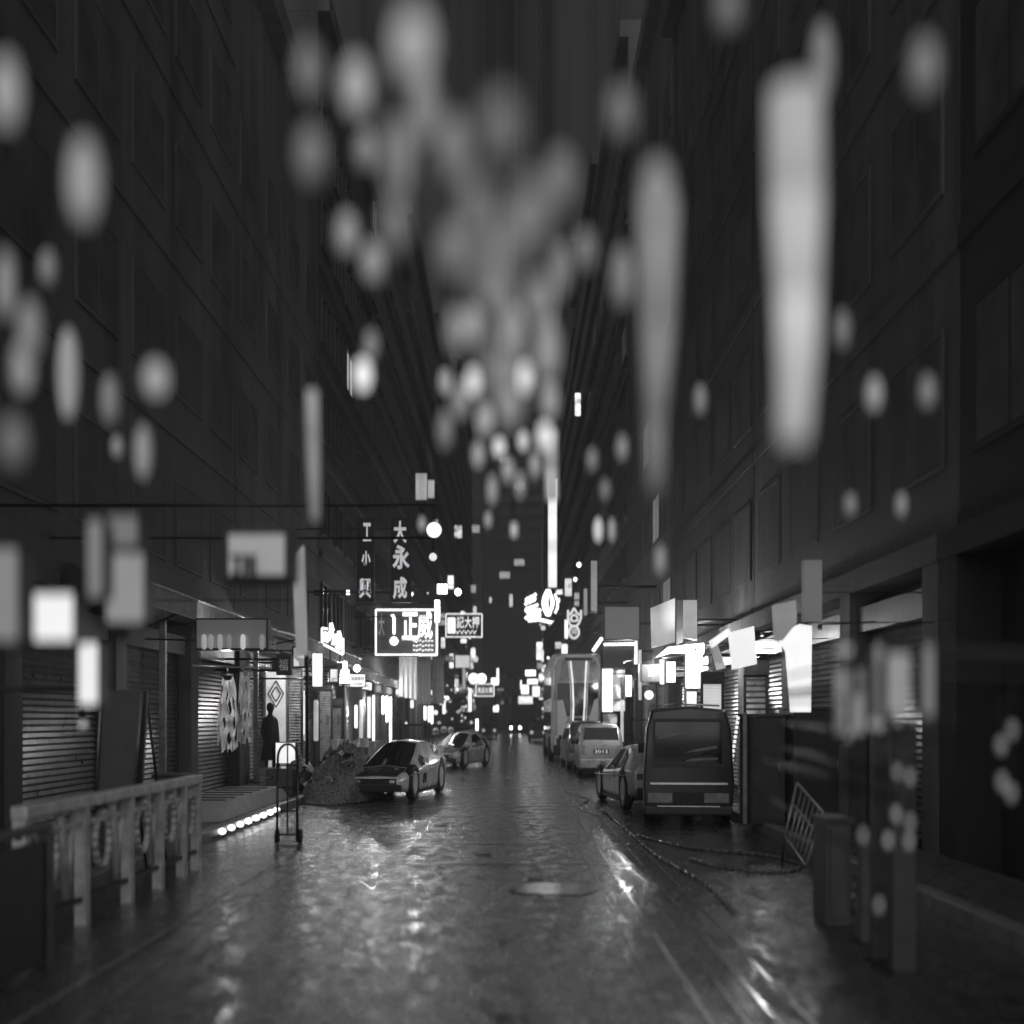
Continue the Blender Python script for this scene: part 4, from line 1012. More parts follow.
def far_car(label, px, Y, w, lights=True):
    x = P(px, 0, Y).x; root = thing('oncoming_car', label, 'car', (x, Y, 0))
    st = [(Y, [(w * .45, .25), (w * .5, .4), (w * .5, .7), (w * .45, .75), (0, .78)]), (Y + .9, [(w * .47, .2), (w * .52, .4), (w * .52, .85), (w * .47, .92), (0, .95)]),
          (Y + 1.6, [(w * .47, .2), (w * .52, .4), (w * .52, .9), (w * .40, 1.38), (0, 1.42)]), (Y + 3.2, [(w * .47, .2), (w * .52, .4), (w * .52, .9), (w * .40, 1.38), (0, 1.42)]), (Y + 4.2, [(w * .45, .3), (w * .5, .4), (w * .5, .85), (w * .45, .9), (0, .95)])]
    b = car_loft(st); b.v = [Vector((v.x + x, v.y, v.z)) for v in b.v]; b.build('body', GREYD, root)
    b = MB(); b.slab([(x - w * .42, Y + .95, .97), (x + w * .42, Y + .95, .97), (x + w * .36, Y + 1.55, 1.34), (x - w * .36, Y + 1.55, 1.34)], (0, -1, .5), .02); b.build('windscreen', GLASS, root)
    for s in (-1, 1):
        b = MB(); b.lathe((x + s * w * .36, Y - .02, .62), [(.13, -.03), (.13, .03)], 12, 'y'); b.build('headlight', emis(16 if lights else .4, .05), root)
        for yy in (.8, 3.4):
            q = MB(); q.lathe((x + s * w * .46, Y + yy, .3), [(.3, -.08), (.3, .08)], 14, 'x'); q.build('wheel', RUB, root)
far_car('oncoming car with two bright headlights at the far end of the road', 515.5, 120, 1.25)
far_car('unlit dark car parked far down the left side of the road', 489, 95, 1.2, False)
far_car('unlit dark car parked far down the right side beyond the bus', 538, 82, 1.2, False)


# ------------------------------------------------------------------ goods stacked along the shop fronts
random.seed(11)
PB = mat('carton', .3, .8, 0, 6, .25)
def carton(label, x, y, z, w, d, h, rz_=0):
    root = thing('carton', label, 'box', (x, y, z)); b = MB(); b.box((x - w / 2, y - d / 2, z), (x + w / 2, y + d / 2, z + h), .01); b.build('box', PB, root)
    b = MB(); b.box((x - .03, y - d / 2 - .003, z + h * .55), (x + .03, y + d / 2 + .003, z + h + .003)); b.build('tape', mat('parcel_tape', .5, .3), root)
    root.rotation_euler = (0, 0, rz_)
carton('carton at the bottom of the stack on the left pavement before the hanging tubes', -4.5, 31.5, .132, .42, .6, .5); carton('carton on top of the stack on the left pavement before the hanging tubes', -4.52, 31.5, .634, .38, .5, .4)
carton('single carton on the left pavement farther on, under the second awning', -4.55, 40.2, .132, .5, .6, .7)
carton('lower carton beside the right pavement kerb ahead of the dark van', 4.1, 24.6, .132, .45, .6, .5); carton('upper carton balanced ahead of the dark van on the right pavement', 4.12, 24.6, .634, .4, .5, .45)
carton('tall carton on the right pavement between the dark van and the estate car', 3.9, 29.5, .132, .45, .6, 1.0)
crate('dark slatted crate on the left pavement beyond the hanging tubes', -4.4, 46, .132, .5, .7, .6, GREYD)
crate('pale slatted crate on the right pavement by the estate car', 4.1, 33.5, .132, .5, .7, .6, mat('pale_plastic', .45, .5))
sack('black bag slumped on the right pavement beyond the cabinets', 4.2, 19.0, .132, .24, .5, BAGD, 12); sack('pale bag slumped on the left pavement under the second awning', -4.5, 43, .132, .26, .6, BAGM, 15)
for k, (x, y, tr, H_, lab) in enumerate(((-4.6, 48.5, .4, 1.7, 'distant pedestrian in dark coat on the left pavement past the canvas banners'), (-4.3, 61, -.3, 1.75, 'small distant pedestrian on the left pavement behind the silver wedge car'), (-1.7, 98, .2, 1.7, 'tiny pedestrian crossing left of the oncoming car'), (3.9, 52, 1.2, 1.72, 'dark pedestrian seen against the dazzling shopfront panel'), (1.9, 105, .6, 1.72, 'tiny pedestrian crossing right of the oncoming car'))):
    person(lab, x, y, .14 if abs(x) > 3 else 0.01, H_, tr)

# ------------------------------------------------------------------ right side: shopfronts, lamps
lamp_box('dazzling tall white shopfront panel just right of the bus', 602, 664, 613, 712, 46, 2.5, var=.5)
sign('poster', 'picture poster of pale figures beside the dazzling shopfront panel', 612, 669, 626, 712, 46.3, 1, face_m=poster_mat(1.3, 3.4, 4.), cat='poster')
sign('poster', 'lower picture panel with goods below the dazzling shopfront panel', 602, 713, 618, 742, 46.2, 1, face_m=poster_mat(.6, 4., 7.), cat='poster')
s_ = sign('shop_canopy_box', 'dark square canopy box above the poster with a white tube along its top', 603, 647, 633, 668, 44, 0, cat='canopy', depth=1.2)
q = MB(); q.bar(P(604, 644.5, 43.9), P(636, 644, 43.9), .045); q.build('white_tube', emis(3), s_)
q = MB(); q.bar(P(593, 651, 43.9), P(602, 638, 43.9), .06); q.build('slanted_tube', emis(3), s_)
lamp_box('white glowing box lamp hanging beside the poster', 625, 675, 632, 697, 40, 1.4)
sign('dark_box', 'dark unlit box attached left of the white glowing box lamp', 621, 677, 624.6, 699, 40.1, 0, bracket=False)
sign('framed_board', 'small dark framed notice board with two faint lights, left of the lit panels', 641, 664, 660, 682, 32, 0, '品', emis(.5), frame=.05, tscale=(.3, .5))
globe('glowing white round lamp below the dark framed notice board', 649, 695, 4.6, 34, 1.5, )
for (px, y0, y1, st, lb_) in ((622, 700, 742, .55, 'pale upright pipe light left of the round lamp'), (636, 640, 664, 1.4, 'short upright white tube above the white box lamp'), (640, 650, 700, .5, 'dim upright tube between box lamp and notice board'), (662, 660, 684, 3.0, 'bright upright tube left of the lit pane'),):
    Y = 39 if px < 650 else 30; a = P(px, y1, Y); c = P(px, y0, Y); a.z = max(a.z, .14)
    root = thing('tube_light', lb_, 'light', (a.x, Y, a.z)); b = MB(); b.bar(a, c, .05, 8); b.build('tube', emis(st, .3, 2), root)
    b = MB(); b.box((a.x - .04, Y + .055, a.z), (a.x + .04, Y + .09, c.z)); b.box((a.x - .02, Y + .091, (a.z + c.z) / 2), (RX, Y + .12, (a.z + c.z) / 2 + .05)); b.build('fitting', DKM, root)
def grime_panel(label, pts, Y, m, t=.12, name='sign_board', cat='sign'):
    mid = P(sum(p[0] for p in pts) / len(pts), max(p[1] for p in pts), Y); root = thing(name, label, cat, mid)
    b = MB(); b.slab([P(px, py, Y) for px, py in pts], (0, 1, 0), t); b.build('board', m, root)
    b = MB(); zz = P(0, sum(p[1] for p in pts) / len(pts), Y).z; b.bar((mid.x, Y + t + .03, zz), (RX + .3, Y + t + .03, zz), .03 if Y > 20 else .007); b.build('bracket', DKM, root)
    return root
grime_panel('large pale sloping sign board above the notice board', [(651, 608), (675, 598), (675, 642), (652, 648)], 27, emis(.38, .35, 1.5))
grime_panel('pale narrow sign board right of the large sloping one', [(684, 600), (697, 600), (697, 640), (684, 638)], 25, emis(.33, .4, 1.5))
grime_panel('dark sloping hanging board between pale boards', [(676.5, 600), (683, 600), (683, 642), (676.5, 645)], 26, GREYD)
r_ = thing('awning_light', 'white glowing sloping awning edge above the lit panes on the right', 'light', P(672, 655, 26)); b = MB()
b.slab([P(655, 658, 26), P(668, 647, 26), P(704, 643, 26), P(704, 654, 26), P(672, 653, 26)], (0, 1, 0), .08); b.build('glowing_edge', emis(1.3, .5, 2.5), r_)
b = MB(); b.bar(P(700, 645, 26.1), (RX + .3, 26.1, P(0, 645, 26).z), .03); b.build('bracket', DKM, r_)
lamp_box('lit pane under the white awning edge, left one', 665.5, 661, 676, 683, 28, 1.6)
lamp_box('tall bright pane under the white awning edge, right one', 685, 646, 703, 689, 27, 1.5, var=.5)
lamp_box('bright lower pane below the tall bright pane', 686, 691, 697, 706, 29, 1.3, var=.4)
# pale slatted shutter, its lit look put in as emission
shutter_thing('pale slatted shutter with added glow right of the van roof', 703, 721, 683, 24.5, emis(.45, .3, 1.2), .06)
shutter_thing('grey louvred shutter above the tall cabinets', 746, 765, 672, 20.5, mat('shutter_bright', .4, .3, .5, 5, .3), .1)
grime_panel('dark tilted hanging board with pale streaks left of the white box lamp', [(709, 642), (716, 640), (726, 668), (717, 670)], 22, poster_mat(.35, 4, 9), .06, 'hanging_board')
def rot_lamp(label, pts, Y, st):
    return grime_panel(label, pts, Y, emis(st, .15, 1.), .25, 'light_box', 'light')
rot_lamp('large white box lamp hanging over the pavement above the cabinets', [(731, 632), (754, 626), (757, 664), (735, 669)], 17, .85)
rot_lamp('slanting white lamp arm joined to the left of the large white box lamp', [(712, 640), (729, 628), (731, 634), (714, 647)], 17.6, .9)
rot_lamp('tallest brilliant white vertical lamp standing above the right cabinet', [(783, 640), (800, 624), (812, 626), (811, 712), (795, 712), (790, 650)], 14, .95)
grime_panel('pale hazy board above the tallest brilliant vertical lamp', [(774, 605), (796, 600), (797, 622), (783, 640), (776, 640)], 13, emis(.16, .4, 2.))
grime_panel('tall dim grey upright board right of the brilliant vertical lamp', [(804, 560), (822, 560), (822, 622), (804, 622)], 13.5, emis(.055, .3, 2.))
# pair of dark doors / frame under it
# rope light
for k in range(15):
    t = k / 14; p = P(738 - 9.5 * t, 718 + 66 * t, 20.5)
    if k == 0: RL = thing('rope_light', 'slanting string of small white bulbs right of the dark van', 'string light', P(729, 790, 20.5))
    b = MB(); b.lathe(p, [(.006, -.03), (.028, -.02), (.028, .02), (.006, .03)], 8); b.build('bulb', emis(.9, .2), RL)
b = MB(); b.bar(P(738.8, 717, 20.54), P(728.0, 790, 20.54), .012, 6); b.build('cord', BLK, RL)
b = MB(); b.box(P(729.5, 793, 20.55), P(724, 787, 20.65)); b.build('clamp', DKM, RL)

# cabinets on the right pavement
def cabinet(label, x0, x1, y0, y1, z0, z1, m, doors=1, name='cabinet', cat='cabinet', handle=True):
    root = thing(name, label, cat, ((x0 + x1) / 2, (y0 + y1) / 2, z0))
    b = MB(); b.box((x0, y0, z0), (x1, y1, z1), .012); b.build('carcass', m, root)
    n = doors
    for k in range(n):
        a = x0 + .03 + (x1 - x0 - .06) * k / n; c = x0 + .03 + (x1 - x0 - .06) * (k + 1) / n - .01
        d = MB(); d.box((a, y0 - .02, z0 + .06), (c, y0 - .002, z1 - .05), .004); do = d.build('door', m, root)
        if handle:
            hd = MB(); hd.bar((c - .05, y0 - .045, (z0 + z1) / 2 - .1), (c - .05, y0 - .045, (z0 + z1) / 2 + .1), .009, 6); hd.build('handle', STEEL, do)
    b = MB(); b.box((x0 - .02, y0 - .03, z1 + .002), (x1 + .02, y1 + .02, z1 + .035)); b.build('top', GREYD, root)
    return root
CAB = mat('cabinet_paint', .055, .45, 0, 3, .4); CABL = mat('cabinet_light', .13, .45, 0, 3, .3)
cabinet('tall plain dark cabinet right of the rope light, left of the pair', 3.30, 3.78, 16.6, 17.4, .13, 1.62, CAB)
cabinet('taller black cabinet beneath the brilliant vertical lamp, right of the pair', 3.82, 4.5, 16.3, 17.2, .13, 1.72, mat('cabinet_black', .03, .5))
q = thing('steel_strip_post', 'narrow pale upright steel strip at the left edge of the cabinets', 'post', (3.2, 16.4, .13)); b = MB(); b.box((3.15, 16.35, .13), (3.20, 16.4, 1.68)); b.build('strip', mat('pale_strip', .3, .4, .3), q); b = MB(); b.box((3.08, 16.28, .13), (3.26, 16.345, .16)); b.build('foot', DKM, q)
# leaning rack
def rack():
    Y = 13.2; root = thing('metal_rack', 'pale metal rack with bars leaning against the grey box on the right', 'rack', P(800, 865, Y)); 
    A, B_, C, D = P(785, 836, Y), P(806, 866, Y - .3), P(823, 812, Y - .2), P(797, 783, Y + .2)
    st = mat('rack_steel', .45, .35, .6, 8, .3)
    b = MB(); b.path([A, B_, C, D, A], .016, 8); b.build('frame', st, root)
    for t in (.2, .36, .52, .68, .84):
        b = MB(); b.bar(A.lerp(B_, t), D.lerp(C, t), .009, 6); b.build('bar', st, root)
    b = MB(); b.bar(A.lerp(D, .62), B_.lerp(C, .62), .011, 6); b.build('cross_bar', st, root)
    b = MB(); b.bar(B_, Vector((B_.x + .02, B_.y + .2, .0)), .012, 6); b.bar(A, Vector((A.x, A.y + .15, .0)), .012, 6); b.build('prop_leg', DKM, root)
rack()
cabinet('waist-high dull grey bin standing right of the leaning rack', P(826, 0, 9.2).x, P(851, 0, 9.2).x, 9.2, 9.6, 0, 0.80, mat('bin_grey', .11, .5, 0, 4, .3), 1, 'bin', 'bin', False)
for i, (px0, px1, top, Y, m, lab) in enumerate(((862, 872, 834, 8.4, mat('post_grey', .14, .5), 'short narrow grey post right of the dull grey bin'), (874, 889, 725, 7.8, mat('post_dark', .09, .5), 'tall dark upright post of the stall at far right'), (893, 917, 722, 7.4, mat('post_dark2', .075, .5), 'widest tall dark upright of the stall at far right'), (842, 850, 745, 10.5, mat('post_dark3', .06, .5), 'thin dark upright behind the dull grey bin'))):
    x0 = P(px0, 0, Y).x; x1 = P(px1, 0, Y).x; z1 = P(0, top, Y).z
    q = thing('stall_post', lab, 'post', ((x0 + x1) / 2, Y, 0)); b = MB(); b.box((x0, Y, 0.02), (x1, Y + .1, z1), .01); b.build('upright', m, q); b = MB(); b.box((x0 - .03, Y - .03, 0), (x1 + .03, Y + .13, .019)); b.build('foot', DKM, q)
sign('poster_sheet', 'dim blurred poster sheet pinned above the grey bin', 832, 668, 866, 735, 3.7, .1, face_m=poster_mat(.17, 9, 3.), cat='poster', depth=.03, frame=.005)
sign('light_strip', 'small dim horizontal light strip above the poster sheet', 832, 645, 853, 656, 3.3, .16, cat='light', frame=.004, depth=.04)
sign('lit_sign', 'pale tall blurred panel with rounded look right of the poster sheet', 886, 652, 910, 716, 3.2, .17, cat='light', frame=.004, depth=.05)
sign('lit_sign', 'narrow dim panel between the poster sheet and the pale tall panel', 873, 645, 883, 720, 3.3, .075, cat='light', frame=.002, depth=.05)
sign('lit_sign', 'dimmest narrow panel right of the pale tall panel', 922, 645, 933, 716, 3.1, .05, cat='light', frame=.002, depth=.05)
spots = [(872, 724, 7, .28, 'left of the stall bulbs under the pale panels'), (880, 725, 7, .3, 'second of the stall bulbs under the pale panels'), (898, 718, 7, .28, 'third of the stall bulbs under the pale panels'), (915, 717, 6, .2, 'rightmost of the stall bulbs under the pale panels'),
         (897, 772, 7, .2, 'left bulb of the middle pair at far right'), (910, 777, 7, .24, 'right bulb of the middle pair at far right'), (896, 814, 7, .28, 'left bulb of the lower pair at far right'), (910, 822, 7, .22, 'right bulb of the lower pair at far right'),
         (888, 840, 7, .3, 'left bulb of the lowest pair at far right'), (909, 841, 7, .26, 'right bulb of the lowest pair at far right'), (863, 835, 6, .26, 'lone bulb on the short grey post'), (879, 905, 7, .18, 'lowest lone dim bulb at far right'),
         (1001, 745, 9, .16, 'upper left dim bulb by the right frame edge'), (1012, 730, 9, .12, 'upper right dim bulb by the right frame edge'), (1002, 782, 9, .16, 'lower left dim bulb by the right frame edge'), (1011, 793, 9, .14, 'lower right dim bulb by the right frame edge'), (855, 700, 5, .2, 'small dim bulb in front of the poster sheet'), (848, 736, 6, .18, 'small dim bulb at the foot of the poster sheet')]
for (px, py, r, st, lab) in spots:
    Y = 3.5 if px < 950 else 3.2; c = P(px, py, Y); rr_ = r * .55 / F * Y
    root = thing('stall_bulb', 'soft round ' + lab, 'light', (c.x, Y, c.z - rr_)); b = MB(); b.lathe(c, [(rr_ * .3, -rr_ * 1.35), (rr_ * .85, -rr_ * .8), (rr_, 0), (rr_ * .85, rr_ * .8), (rr_ * .3, rr_ * 1.35)], 12); b.build('bulb', emis(st * .7, .1), root)
    b = MB(); b.bar((c.x, Y + .0, c.z + rr_ * 1.3), (c.x, Y, c.z + rr_ * 1.3 + .1), .006, 5); b.bar((c.x, Y, c.z + rr_ * 1.3 + .1), (c.x + .25, Y + 2.6, c.z + rr_ * 1.3 + .12), .005, 5); b.build('flex', BLK, root)

# ------------------------------------------------------------------ left foreground
def barrier():
    root = thing('street_barrier', 'metal street barrier with ring and slanted bars along the left pavement', 'barrier', (-3.3, 10.6, 0)); x = -3.33
    st = mat('barrier_paint', .75, .45, .2, 6, .35)
    y0, y1 = 8.1, 12.7; zt = .93
    b = MB(); b.box((x - .06, y0, zt - .02), (x + .06, y1, zt + .07), .01); b.build('top_rail', st, root)
    b = MB(); b.box((x - .02, y0, zt - .16), (x + .02, y1, zt - .12)); b.build('middle_rail', st, root)
    b = MB(); b.box((x - .02, y0, .18), (x + .02, y1, .22)); b.build('bottom_rail', DKM, root)
    for yy in (8.15, 9.3, 10.4, 11.3, 12.1, 12.65):
        b = MB(); b.box((x - .045, yy - .05, .0), (x + .045, yy + .05, zt - .022)); b.build('upright', st, root)
    for yy in (8.6, 9.75, 10.8, 11.65, 12.35):
        b = MB(); n = 18
        b.path([(x, yy + .17 * math.cos(k * 2 * math.pi / n), .62 + .22 * math.sin(k * 2 * math.pi / n)) for k in range(n + 1)], .032, 6); b.build('ring', st, root)
    for yy in (8.95, 10.1, 11.05, 11.9):
        b = MB(); b.bar((x, yy - .13, zt), (x, yy + .02, .25), .04, 6); b.bar((x, yy + .16, zt), (x, yy + .02, .25), .028, 6); b.build('slanted_bar', st, root)
barrier()
def barrier2():
    root = thing('street_barrier', 'nearest heavily blurred barrier at the lower left edge of frame', 'barrier', (-2.9, 6.8, 0)); x = -3.05; st = mat('barrier_dark', .12, .5, .2, 6, .35)
    b = MB(); b.box((x - .03, 6.1, .86), (x + .03, 7.9, .92), .01); b.build('top_rail', st, root)
    b = MB(); b.box((x - .02, 6.1, .02), (x + .02, 7.9, .80)); b.build('infill_panel', mat('panel_dark', .05, .6), root)
    for yy in (6.1, 7.85): 
        b = MB(); b.box((x - .04, yy - .04, 0), (x + .04, yy + .04, .855)); b.build('upright', st, root)
barrier2()
cabinet('small pale box standing behind the far end of the street barrier', P(154, 0, 13.4).x, P(182, 0, 13.4).x, 13.4, 13.9, .0, P(0, 778, 13.4).z, mat('pale_box', .33, .5), 1, 'box', 'box', False)
def lean_board(label, pts, Y, m, edge=True, name='leaning_board'):
    root = thing(name, label, 'board', P(pts[0][0], pts[0][1], Y)); b = MB(); q = [P(px, py, Y) for px, py in pts]; b.slab(q, (0, 1, 0), .06); b.build('board', m, root)
    if edge:
        b = MB(); b.bar(q[0] + Vector((-.02, -.02, 0)), q[-1] + Vector((-.02, -.02, 0)), .018, 6); b.bar(q[1] + Vector((.03, -.02, 0)), q[2] + Vector((.03, -.02, 0)), .014, 6); b.build('edge_strip', STEEL, root)
    b = MB(); c = (q[2] + q[3]) / 2; b.bar(c + Vector((0, .05, 0)), (c.x, Y + .8, 0), .015, 6); b.build('prop', DKM, root)
lean_board('tall grey door-like board leaning behind the barrier on the left', [(98, 800), (131, 800), (140, 690), (104, 690)], 12.0, mat('board_grey', .12, .5, 0, 3, .2))
lean_board('narrow dark board right of the tall grey leaning board', [(135, 800), (141, 800), (147, 692), (142, 690)], 12.4, GREYD, False)
# hanging left signs, blurred
sign('box_sign', 'bright white blurred square lamp box by the left frame edge', 31, 593, 75, 642, 3.3, .85, frame=.005, depth=.12)
sign('lit_sign', 'bright white narrow blurred panel right of the square lamp box', 79, 642, 99, 705, 3.9, .8, frame=.004, cat='light', depth=.1)
sign('lit_sign', 'grey blurred panel hanging at the extreme left edge', -14, 548, 20, 642, 3, .085, frame=.004, cat='light', depth=.1)
sign('lit_sign', 'mid grey upright blurred sign with brighter foot, left of the draped cloths', 106, 552, 146, 624, 3.7, .16, frame=.006, cat='light', face_m=emis(.17, .5, 3.), depth=.1)
sign('lit_sign', 'dim narrow upright sign left of the mid grey blurred sign', 88, 520, 104, 598, 3.2, .065, frame=.003, cat='light', depth=.08)
sign('box_sign', 'dull square sign above the mid grey blurred sign', 107, 515, 140, 548, 3.5, .03, frame=.006, depth=.1)
s_ = sign('name_board', 'pale blurred name board with dark lettering strokes above the near awning', 222, 528, 292, 582, 5, .17, None, frame=.03, face_m=emis(.19, .35, 1.5))
lettering('丁川', P(243, 565, 4.96), .10, .09, BLK, s_, .02, bold=.02)
grime_panel_pts = [(292, 560), (303, 545), (306, 655), (296, 655)]
rr = thing('sign_board', 'pale narrow hanging board just right of the blurred name board', 'sign', P(299, 655, 10)); b = MB(); b.slab([P(px, py, 10) for px, py in grime_panel_pts], (0, 1, 0), .1); b.build('board', emis(.16, .4, 2.), rr)
b = MB(); b.bar(P(296, 600, 10.15), (LX - .3, 10.15, P(0, 600, 10).z), .006); b.build('bracket', DKM, rr)
s_ = sign('shop_fascia', 'long dim fascia with small lamps under the name board', 195, 618, 268, 650, 19, .02, None, frame=.03, depth=.3)
for px, st in ((204, .3), (211, .2), (220, .25), (229, .12), (243, .45), (262, .15)):
    b = MB(); q = P(px, 642, 18.94); b.lathe(q, [(.02, -.12), (.04, -.08), (.04, .08), (.02, .12)], 8); b.build('lamp', emis(st, .1), s_)
globe('dim round lamp low at left between panel and leaning board', 202 / 2.44, 725 / 1.0, 6, 8, .13)

# far flagstone of lights: small far signs on both sides
random.seed(21)
placed = []
def blade(px0, py0, px1, py1, Y, st, label, group=None, mt=None):
    a = P(px0, py1, Y); c = P(px1, py0, Y)
    root = thing('shop_sign', label, 'sign', ((a.x + c.x) / 2, Y, a.z), group)
    b = MB(); b.box((a.x, Y + .02, a.z), (c.x, Y + .4, c.z)); b.build('housing', BLK, root)
    b = MB(); b.box((a.x + .03, Y - .02, a.z + .03), (c.x - .03, Y + .012, c.z - .03)); b.build('sign_face', mt or emis(st, .3, 1.), root)
    wx = (LX - .3) if (a.x + c.x) < 0 else (RX + .3)
    b = MB(); b.bar(((a.x + c.x) / 2, Y + .2, (a.z + c.z) / 2), (wx, Y + .2, (a.z + c.z) / 2), .05, 6); b.build('bracket', DKM, root)
for (x0, y0, x1, y1, Y, st, lab) in (
    (525, 670, 536, 676, 110, 3.5, 'white bar sign, upper of two right of the street end'), (527, 679, 538, 684, 115, 3.2, 'white bar sign, lower of two right of the street end'),
    (521, 685, 529, 694, 125, 2.8, 'bright blocky sign under the two white bars'), (532, 686, 540, 697, 105, 1.6, 'dappled sign right of the bright blocky sign'),
    (518, 696, 533, 704, 130, 1.3, 'wide dull sign low above the far traffic'), (491, 678, 499, 685, 140, 3.6, 'small bright square sign left of the pale blocks'),
    (496.5, 668, 499, 680, 150, 2.5, 'tiny upright bright sign above the small square one'), (520, 680, 522, 690, 150, 2.0, 'tiny upright sign left of the bright blocky sign'),
    (493, 705, 499, 712, 130, 2.2, 'tiny low white sign left of the oncoming headlights'), (468, 688, 472, 712, 84, 1.7, 'upright white strip sign by the far left shops'),
    (475, 718.5, 479, 731, 60, 3.0, 'small bright white upright board standing beside the silver wedge car'), (455, 655, 470, 668, 75, .45, 'slanting glow sign under the small-character neon sign'),
    (489, 597, 492, 603, 140, .7, 'dim tiny upright sign on the far tower'), (509, 594, 513, 607, 140, .7, 'tiny lattice sign in the dark above the street end'), (541, 650, 544, 662, 90, 1.2, 'tiny ribbed sign beside the fluted column sign'),
    (546, 700, 549, 708, 60, 2.2, 'small bright lamp sign just left of the bus'), (462, 664, 466, 690, 80, .25, 'dull upright strip left of the round neon signs'),
    (590, 560, 598, 612, 40, .18, 'dim tall sign above the dark canopy box'), (583, 588, 588, 616, 50, .22, 'dim short sign left of the dim tall sign'), (604, 606, 640, 640, 38, .02, 'large dark sign board above the dark canopy box')):
    blade(x0, y0, x1, y1, Y, st, lab)
GL = 'specks of far lamp light among the dark far facades'
for k in range(130):
    side = random.choice((-1, 1)); Y = random.uniform(62, 175)
    X = (LX + random.uniform(.2, 1.0)) if side < 0 else (RX - random.uniform(.2, 1.0))
    px = CX + X / Y * F; z = random.choice([random.uniform(2.2, 5), random.uniform(3, 12), random.uniform(1, 3)])
    r = random.uniform(.05, .15); root = thing('wall_lamp', 'tiny far lamp glowing on a dark facade towards the street end', 'lamp', (X, Y, z), GL)
    b = MB(); b.lathe((X, Y, z), [(r * .4, -r), (r, -r * .3), (r, r * .3), (r * .4, r)], 8); b.build('lamp', emis(random.choice([.5, 1.2, 3]), .1), root)
    b = MB(); b.bar((X, Y + .05, z + r), (side * 0 + (LX - .3 if side < 0 else RX + .3), Y + .05, z + r + .1), .02, 5); b.build('bracket', DKM, root)
for k in range(60):
    side = random.choice((-1, 1)); Y = random.uniform(70, 180); w = random.uniform(.35, .8); h = random.choice([random.uniform(.3, .6), random.uniform(.8, 1.7)])
    X = (LX + .2 + w / 2) if side < 0 else (RX - .2 - w / 2); z = random.uniform(2.6, 9) if k % 3 else random.uniform(8, 22)
    px = CX + X / Y * F; hh = w / 2 / Y * F
    blade(px - hh, HOR - (z + h - CAMZ) / Y * F, px + hh, HOR - (z - CAMZ) / Y * F, Y, random.choice([.15, .4, .9, 1.6]), 'tiny glowing shop sign jutting from a far dark facade', GB, poster_mat(random.choice([.5, 1.2, 2.]), random.choice([3., 5.]), k) if k % 2 else None)

# motorcycles far left (pale helmets by the silver car)
for k, (px, py, lab) in enumerate(((436, 731, 'pale round helmet on the left end of the parcel shelf behind the cars'), (444, 729.5, 'pale round helmet in the middle of the parcel shelf behind the cars'), (451, 730, 'pale round helmet at the right end of the parcel shelf behind the cars'))):
    c = P(px, py, 47); root = thing('helmet', lab, 'helmet', (c.x, c.y, c.z - .12)); b = MB(); b.lathe(c, [(.10, -.12), (.13, -.04), (.125, .05), (.08, .11), (.02, .13)], 14); b.build('shell', WHITEP, root)
    b = MB(); b.box((c.x - .07, c.y - .135, c.z - .05), (c.x + .07, c.y - .10, c.z + .02)); b.build('visor', BLK, root)
rr = thing('shelf', 'dark low shelf carrying the three pale helmets behind the cars', 'shelf', P(443, 0, 47)); z_ = P(0, 731, 47).z - .13; rr.location = (P(443, 0, 47).x, 47, 0)
b = MB(); a = P(431, 0, 47).x; c = P(456, 0, 47).x; b.box((a, 46.7, z_ - .04), (c, 47.3, z_)); b.build('board', DKM, rr)
for x in (a + .05, c - .05): b = MB(); b.box((x - .03, 46.95, 0), (x + .03, 47.05, z_ - .042)); b.build('leg', DKM, rr)

